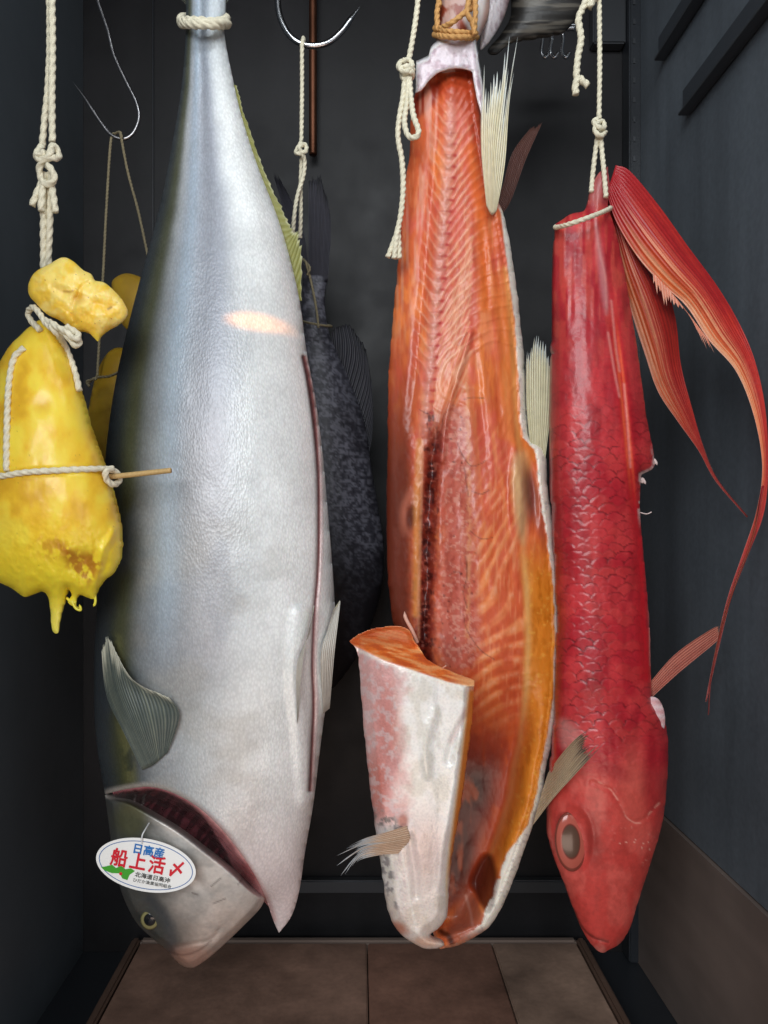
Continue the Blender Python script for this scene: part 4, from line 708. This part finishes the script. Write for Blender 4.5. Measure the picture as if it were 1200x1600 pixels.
relief('body', PY2, .82, lambda x, y, e: H8(x, y)*.8, lambda x, y, e: H8(x, y)*.8, cyd('a5811e'), M_wax, y2, 3)
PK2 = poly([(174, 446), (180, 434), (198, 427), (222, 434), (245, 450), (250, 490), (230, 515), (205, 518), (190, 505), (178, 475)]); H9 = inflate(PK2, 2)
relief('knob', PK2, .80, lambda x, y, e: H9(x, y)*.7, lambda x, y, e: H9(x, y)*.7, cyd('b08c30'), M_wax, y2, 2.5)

for k, P in enumerate(([(112, 938, DY-.002), (118, 950, DY-.003), (126, 953, DY-.003), (124, 944, DY-.003)], [(104, 934, DY-.001), (112, 941, DY-.002), (120, 940, DY-.002)], [(148, 926, DY-.002), (149, 940, DY-.002), (146, 948, DY-.002)])):
    cord('drip', [P], .0011, mat('yellow_drip', lin('f4e04a'), rough=.3, sss=.3), y1, strands=1, taper=True)
# ------------------------------------------------------------------ hooks, cords, skewer
def T(o, l, c, g=None): return tag(o, l, c, g)
DH = .80
T(cord('s_hook', [[(150, -30, DH), (153, 0, DH), (168, 45, DH), (178, 85, DH), (196, 125, DH), (213, 160, DH), (217, 185, DH), (208, 208, DH), (192, 217, DH), (172, 209, DH), (150, 180, DH), (132, 152, DH), (114, 128, DH)]], .0019, M_steeld, strands=1, taper=True), 'thin bent steel hook hanging empty of fish at upper left, tip pointing up left', 'hook', 'steel hooks')
T(cord('s_hook', [[(436, -40, .80), (434, 0, .80), (439, 30, .80), (455, 58, .80), (480, 71, .80), (510, 68, .80), (533, 50, .80), (550, 27, .80), (564, 9, .80)]], .0033, M_steel, strands=1, taper=True), 'thick polished steel hook at top centre holding the dark fish cord', 'hook', 'steel hooks')
r1 = .0027
yc = lambda x, y, o=4.: hd(hy, DY, x, y, o)
T(cord('cord', [[(77, -30, DY), (78, 60, DY), (75, 140, DY), (70, 185, DY), (66, 228, DY)], [(81, -30, DY-.004), (82, 80, DY-.004), (81, 150, DY-.004), (82, 222, DY-.004)],
     [(66, 228, DY), (58, 240, DY-.003), (62, 250, DY-.008), (76, 244, DY-.010), (82, 228, DY-.007), (90, 236, DY-.003), (91, 246, DY-.004), (80, 247, DY-.009), (68, 250, DY-.009), (62, 262, DY-.006), (64, 278, DY-.004), (72, 288, DY-.007), (84, 282, DY-.008), (82, 268, DY-.009), (74, 258, DY-.008)],
     [(66, 285, DY-.003), (58, 302, DY-.005), (50, 322, DY-.005)], [(60, 236, DY-.002), (57, 244, DY-.006), (70, 238, DY-.01)], [(80, 285, DY-.003), (83, 305, DY-.005), (87, 332, DY-.005)], [(68, 286, DY-.005), (66, 300, DY-.006), (64, 330, DY-.006)],
     [(70, 270, DY), (68, 340, DY), (68, 420, DY+.01)], [(79, 270, DY), (78, 340, DY), (75, 415, DY+.01)]], r1, M_cord), 'doubled white cord with a bulky frayed knot holding up the big yellow piece', 'cord', 'cords')
T(cord('cord', [[(62, 515, yc(62, 520)), (48, 500, DY-.006), (44, 488, DY-.004), (52, 480, DY-.012), (62, 490, DY-.018), (72, 505, DY-.024), (88, 520, DY-.028), (104, 545, yc(104, 545, 6)), (117, 580, yc(114, 580, 4)), (124, 610, yc(119, 610, 2))],
     [(70, 500, DY-.022), (86, 508, DY-.03), (104, 524, DY-.033), (118, 540, DY-.032), (124, 532, DY-.030), (112, 518, DY-.028)], [(80, 508, DY-.028), (100, 516, DY-.036), (118, 530, DY-.036), (122, 522, DY-.033), (104, 510, DY-.03)],
     [(38, 543, yc(38, 543)), (22, 560, yc(22, 560)), (14, 600, yc(14, 600)), (11, 660, yc(11, 660)), (10, 736, yc(10, 736))],
     [(-40, 746, yc(-35, 746)), (0, 744, yc(0, 744)), (40, 738, yc(40, 738)), (90, 735, yc(90, 735)), (140, 733, yc(140, 733)), (168, 733, yc(160, 733, 6)), (184, 740, DY-.01), (186, 752, DY-.006), (176, 757, DY-.014), (166, 748, DY-.02), (166, 736, DY-.024), (176, 732, DY-.018)]], .0024, M_cord), 'white cord wound round the neck and middle of the big yellow piece', 'cord', 'cords')
T(cord('skewer', [[(60, 752, DY-.002), (170, 745, DY-.012), (267, 735, DY-.022)]], .0022, M_wood, strands=1), 'thin pale wooden skewer stuck through the big yellow piece', 'skewer')
T(cord('cord', [[(190, 216, DH-.004), (188, 207, DH-.004), (180, 209, DH+.004), (173, 222, DH), (166, 330, DH), (161, 430, DH), (152, 588, DH)], [(188, 208, DH-.004), (200, 270, DH-.004), (216, 330, DH-.002), (232, 404, DH+.002)]], .0013, M_cordd), 'thin dull string forked from the left hook down to the shaded yellow piece', 'cord', 'cords')
T(cord('cord', [[(138, 598, .78), (150, 590, .775), (170, 588, .772), (188, 580, .775), (196, 572, .78)], [(140, 604, .78), (136, 596, .78), (150, 592, .77)]], .0013, M_cordd), 'grey string tied round the neck of the shaded yellow piece', 'cord', 'cords')
# rope round the silver fish tail
def ring(cx, cy, rx, rz, d, rd, tilt=0, wav=0, n=22, a0=0, a1=360):
    P = []
    for i in range(n+1):
        a = math.radians(a0+(a1-a0)*i/n); P.append((cx+rx*math.cos(a), cy+rz*math.sin(a)+tilt*math.cos(a)+wav*math.sin(2*a), d-rd*math.sin(a)))
    return P
T(cord('cord', [ring(318, 32, 36, 1, D1-.004, .022, -3, 3), ring(319, 34, 37, 2, D1-.004, .024, 4, -3), ring(317, 38, 33, 1, D1-.006, .022, 0, 1), [(330, 22, D1+.02), (322, -30, D1+.01)]], .0035, M_cord, pitch=7), 'thick white rope wrapped round the tail of the silver fish', 'cord', 'cords')
T(cord('cord', [[(474, 62, .797), (472, 74, .795), (472, 140, .80), (471, 222, .80)], [(471, 222, .80), (463, 236, .798), (466, 240, .792), (478, 236, .792), (477, 226, .794), (468, 230, .79), (472, 240, .792), (476, 252, .797), (474, 275, .80), (465, 305, .80), (460, 335, .80), (457, 372, .81)], [(472, 238, .80), (470, 280, .805), (470, 330, .81), (469, 372, .82)], [(474, 64, .797), (474, 60, .805), (474, 72, .808)]], .0021, M_cordd and M_cord, pitch=8), 'white cord with a small knot dropping from the middle hook behind the silver fish', 'cord', 'cords')
T(cord('cord', [[(478, 410, .87), (486, 440, .872), (494, 480, .868), (498, 512, .866)], ring(496, 506, 22, 1, .895, .026, 4), [(474, 405, .88), (484, 418, .868), (480, 430, .87)]], .0013, M_cordd), 'tan string tied round the tail of the dark fish', 'cord', 'cords')
DS = .69
T(cord('cord', [[(656, -30, DS), (651, 20, DS), (645, 60, DS), (638, 98, DS)], [(638, 96, DS), (626, 98, DS-.004), (624, 106, DS-.009), (634, 112, DS-.010), (644, 104, DS-.006), (640, 95, DS-.002), (630, 95, DS-.006)], [(628, 116, DS-.006), (642, 112, DS-.008), (644, 120, DS-.002), (632, 124, DS-.005), (628, 114, DS)], [(625, 108, DS-.006), (636, 104, DS-.01), (646, 110, DS-.004)],
     [(633, 120, DS-.004), (630, 150, DS-.004), (624, 185, DS-.004), (622, 215, DS-.004), (628, 250, DS-.004), (630, 290, DS-.004), (627, 330, DS-.004), (621, 362, DS-.004)], [(638, 120, DS-.005), (636, 160, DS-.005), (632, 190, DS-.008), (638, 212, DS-.012), (650, 214, DS-.016), (654, 204, DS-.016), (646, 180, DS-.012), (642, 150, DS-.007), (640, 120, DS-.004)],
     [(622, 360, DS-.004), (614, 382, DS-.004), (606, 402, DS-.004)], [(621, 360, DS-.005), (618, 384, DS-.006), (616, 404, DS-.006)], [(622, 360, DS-.003), (623, 382, DS-.004), (624, 404, DS-.004)]], .0024, M_cord, pitch=7), 'white twisted cord with knot, loop and frayed end hanging left of the salmon', 'cord', 'cords')
T(cord('cord', [ring(712, 48, 32, 2, D2-.002, .030, 4), ring(712, 56, 33, 2, D2-.002, .031, 2), [(684, 46, D2-.02), (705, 36, D2-.034), (726, 20, D2-.034), (738, 8, D2-.024), (738, -20, D2-.01)], [(742, -10, D2-.03), (743, 20, D2-.03), (741, 50, D2-.026)], [(735, -10, D2-.03), (730, 20, D2-.034), (738, 34, D2-.032), (742, 55, D2-.03)], [(686, 10, D2-.02), (687, -20, D2-.02)], [(684, 48, D2-.02), (683, 20, D2-.02), (687, -5, D2-.02)]], .0024, M_cord2, pitch=7), 'tan twine criss-crossed round the tail stem of the salmon', 'cord', 'cords')
T(cord('cord', [[(936, -30, D3), (937, 60, D3), (937, 120, D3), (936, 186, D3)], [(934, 186, D3-.003), (928, 190, D3-.004), (934, 198, D3-.009), (944, 200, D3-.006), (942, 190, D3), (932, 194, D3-.006), (930, 206, D3-.008), (940, 212, D3-.008), (946, 206, D3-.003)], [(935, 205, D3-.002), (930, 240, D3), (926, 275, D3), (924, 300, D3-.006)], [(938, 205, D3-.002), (941, 240, D3-.004), (944, 270, D3-.008), (947, 308, D3-.012)]], .0021, M_cord, pitch=8), 'pale cord with a small knot holding up the red fish', 'cord', 'cords')
T(cord('cord', [ring(911, 340, 43, 3, D3, .040, -15, 0), ], .0020, M_cord, pitch=8), 'pale cord tied as a ring round the top of the red fish', 'cord', 'cords')
T(cord('cord', [[(925, -20, D3-.004), (912, 10, D3-.004), (904, 30, D3-.004), (908, 60, D3-.004), (903, 90, D3-.004), (901, 118, D3-.004), (904, 124, D3-.004)], [(903, 122, D3-.004), (899, 134, D3-.004), (900, 148, D3-.004)], [(905, 122, D3-.004), (912, 128, D3-.004), (919, 134, D3-.004)], [(936, -12, D3), (926, 2, D3-.006), (920, 12, D3-.006)]], .0030, M_cord, pitch=6), 'thick loose white cord end with a forked frayed tip, left of the red fish cord', 'cord', 'cords')
# hanging bar and hooks behind
o = T(cord('hanging_bar', [[W(812, 36, .93), W(860, 42, .93), W(900, 40, .93)], [W(830, 46, .925), W(898, 44, .925)]], .0034, M_steel, strands=1, raw=True), 'short chrome bar under the dark tail at top right', 'bar')
hm = None
for (x, t) in ((848, -3), (862, 5), (880, -8)):
    T(cord('bar_hook', [[(x+t*.5, 40, .93), (x, 60, .93), (x-2, 80, .93), (x+4, 90, .93), (x+10, 82, .93)]], .0022, M_steel, strands=1), ['small steel hook under the chrome bar, nearest the salmon', 'small steel hook under the chrome bar, between two others', 'small steel hook under the chrome bar, nearest the red fish cord'][(848, 862, 880).index(x)], 'hook', 'small hooks under the bar')

# ------------------------------------------------------------------ the oval tag on the silver fish
mw = mat('tag_white', lin('eef0ee'), rough=.35); mb = mat('tag_blue', lin('1b6fb8'), rough=.4); mbl = mat('tag_line', lin('4a6fa8'), rough=.4); mr = mat('tag_red', lin('d0142c'), rough=.4); mg = mat('tag_green', lin('3fa02c'), rough=.4); mk = mat('tag_black', lin('30302c'), rough=.4)
dt = D1-.062
sc = dt/F
te = empty('oval_tag', W(228, 1352, dt)); te.rotation_euler = (0, math.radians(11), 0)
tag(te, 'white oval tag with red and blue lettering on the silver fish head', 'tag')
def ell(a, b, n=64): return [(a*math.cos(2*math.pi*i/n), b*math.sin(2*math.pi*i/n)) for i in range(n)]
def place(o, y):
    o.parent = te; o.location = (0, y, 0); return o
def flat(name, pts, m, y, th=.0003, hole=None):
    n = len(pts); V = [(x*sc, 0, z*sc) for x, z in pts]
    me = bpy.data.meshes.new(name)
    if hole:
        V += [(x*sc, 0, z*sc) for x, z in hole]; me.from_pydata(V, [], [[i, (i+1) % n, n+(i+1) % n, n+i] for i in range(n)])
    else:
        V2 = V+[(x, th, z) for x, _, z in V]; me.from_pydata(V2, [], [list(range(n)), list(range(2*n-1, n-1, -1))]+[[i, n+i, n+(i+1) % n, (i+1) % n] for i in range(n)])
    me.materials.append(m); o = bpy.data.objects.new(name, me); COL.objects.link(o); return place(o, y)
flat('card', ell(79, 41), mw, 0, .0005)
flat('blue_ring', ell(74.5, 36.8), mbl, -.0002, hole=ell(73.2, 35.6))
flat('green_map', [(-60, -13), (-52, -9), (-45, -13), (-38, -8), (-30, -12), (-22, -9), (-15, -12), (-22, -19), (-24, -28), (-32, -27), (-38, -20), (-50, -22), (-62, -20), (-68, -16)], mg, -.0003, .0001)
flat('map_dot', [(-36+2.6*math.cos(a*.7), -20+2.6*math.sin(a*.7)) for a in range(9)], mr, -.0005, .0001)
def text(name, s, size, x, z, m, bold=0., sx=1., rot=0, shear=0):
    cu = bpy.data.curves.new(name, 'FONT'); cu.body = s; cu.size = size*sc; cu.align_x = 'CENTER'; cu.align_y = 'CENTER'; cu.extrude = .00008; cu.shear = shear
    tmp = bpy.data.objects.new(name, cu); COL.objects.link(tmp); bpy.context.view_layer.update()
    me = bpy.data.meshes.new_from_object(tmp.evaluated_get(bpy.context.evaluated_depsgraph_get())); bpy.data.objects.remove(tmp)
    if bold:
        n0 = len(me.vertices); co = np.empty(n0*3); me.vertices.foreach_get('co', co); co = co.reshape(-1, 3); fs = [list(p.vertices) for p in me.polygons]; VV = []; FF = []
        for k, (ox, oy) in enumerate(((0, 0), (1, 0), (-1, 0), (0, 1), (0, -1), (.7, .7), (-.7, -.7), (.7, -.7), (-.7, .7))):
            VV += (co+np.array([ox*bold*sc, oy*bold*sc, k*3e-6])).tolist(); FF += [[i+n0*k for i in f] for f in fs]
        me = bpy.data.meshes.new(name); me.from_pydata(VV, [], FF)
    me.materials.clear(); me.materials.append(m); o = bpy.data.objects.new(name, me); COL.objects.link(o); o.parent = te
    o.location = (x*sc, -.00045, z*sc); o.rotation_euler = (math.pi/2, math.radians(rot), 0); o.scale = (sx, 1, 1)
    print(name, len(me.vertices)); return o
text('blue_lettering', '日高産', 17, 0, 22, mb, .45, 1.0)
for ch, x_ in (('船', -43), ('上', -13), ('活', 17), ('〆', 48)): text('red_lettering', ch, 29, x_, 2, mr, .75, .92)
text('small_lettering', '北海道日高沖', 8.5, 14, -17, mk, .12, 1.1)
text('small_lettering', 'ひだか漁業協同組合', 6.2, 15, -26, mk, 0, 1.1)
cord('pin', [[(222, 1318, dt-.001), (222, 1306, dt-.002), (227, 1296, dt+.002), (233, 1286, dt+.012)]], .0006, M_plastic, te, strands=1)
for ch in te.children:
    if ch.name.startswith('pin'): ch.matrix_parent_inverse = te.matrix_basis.inverted()
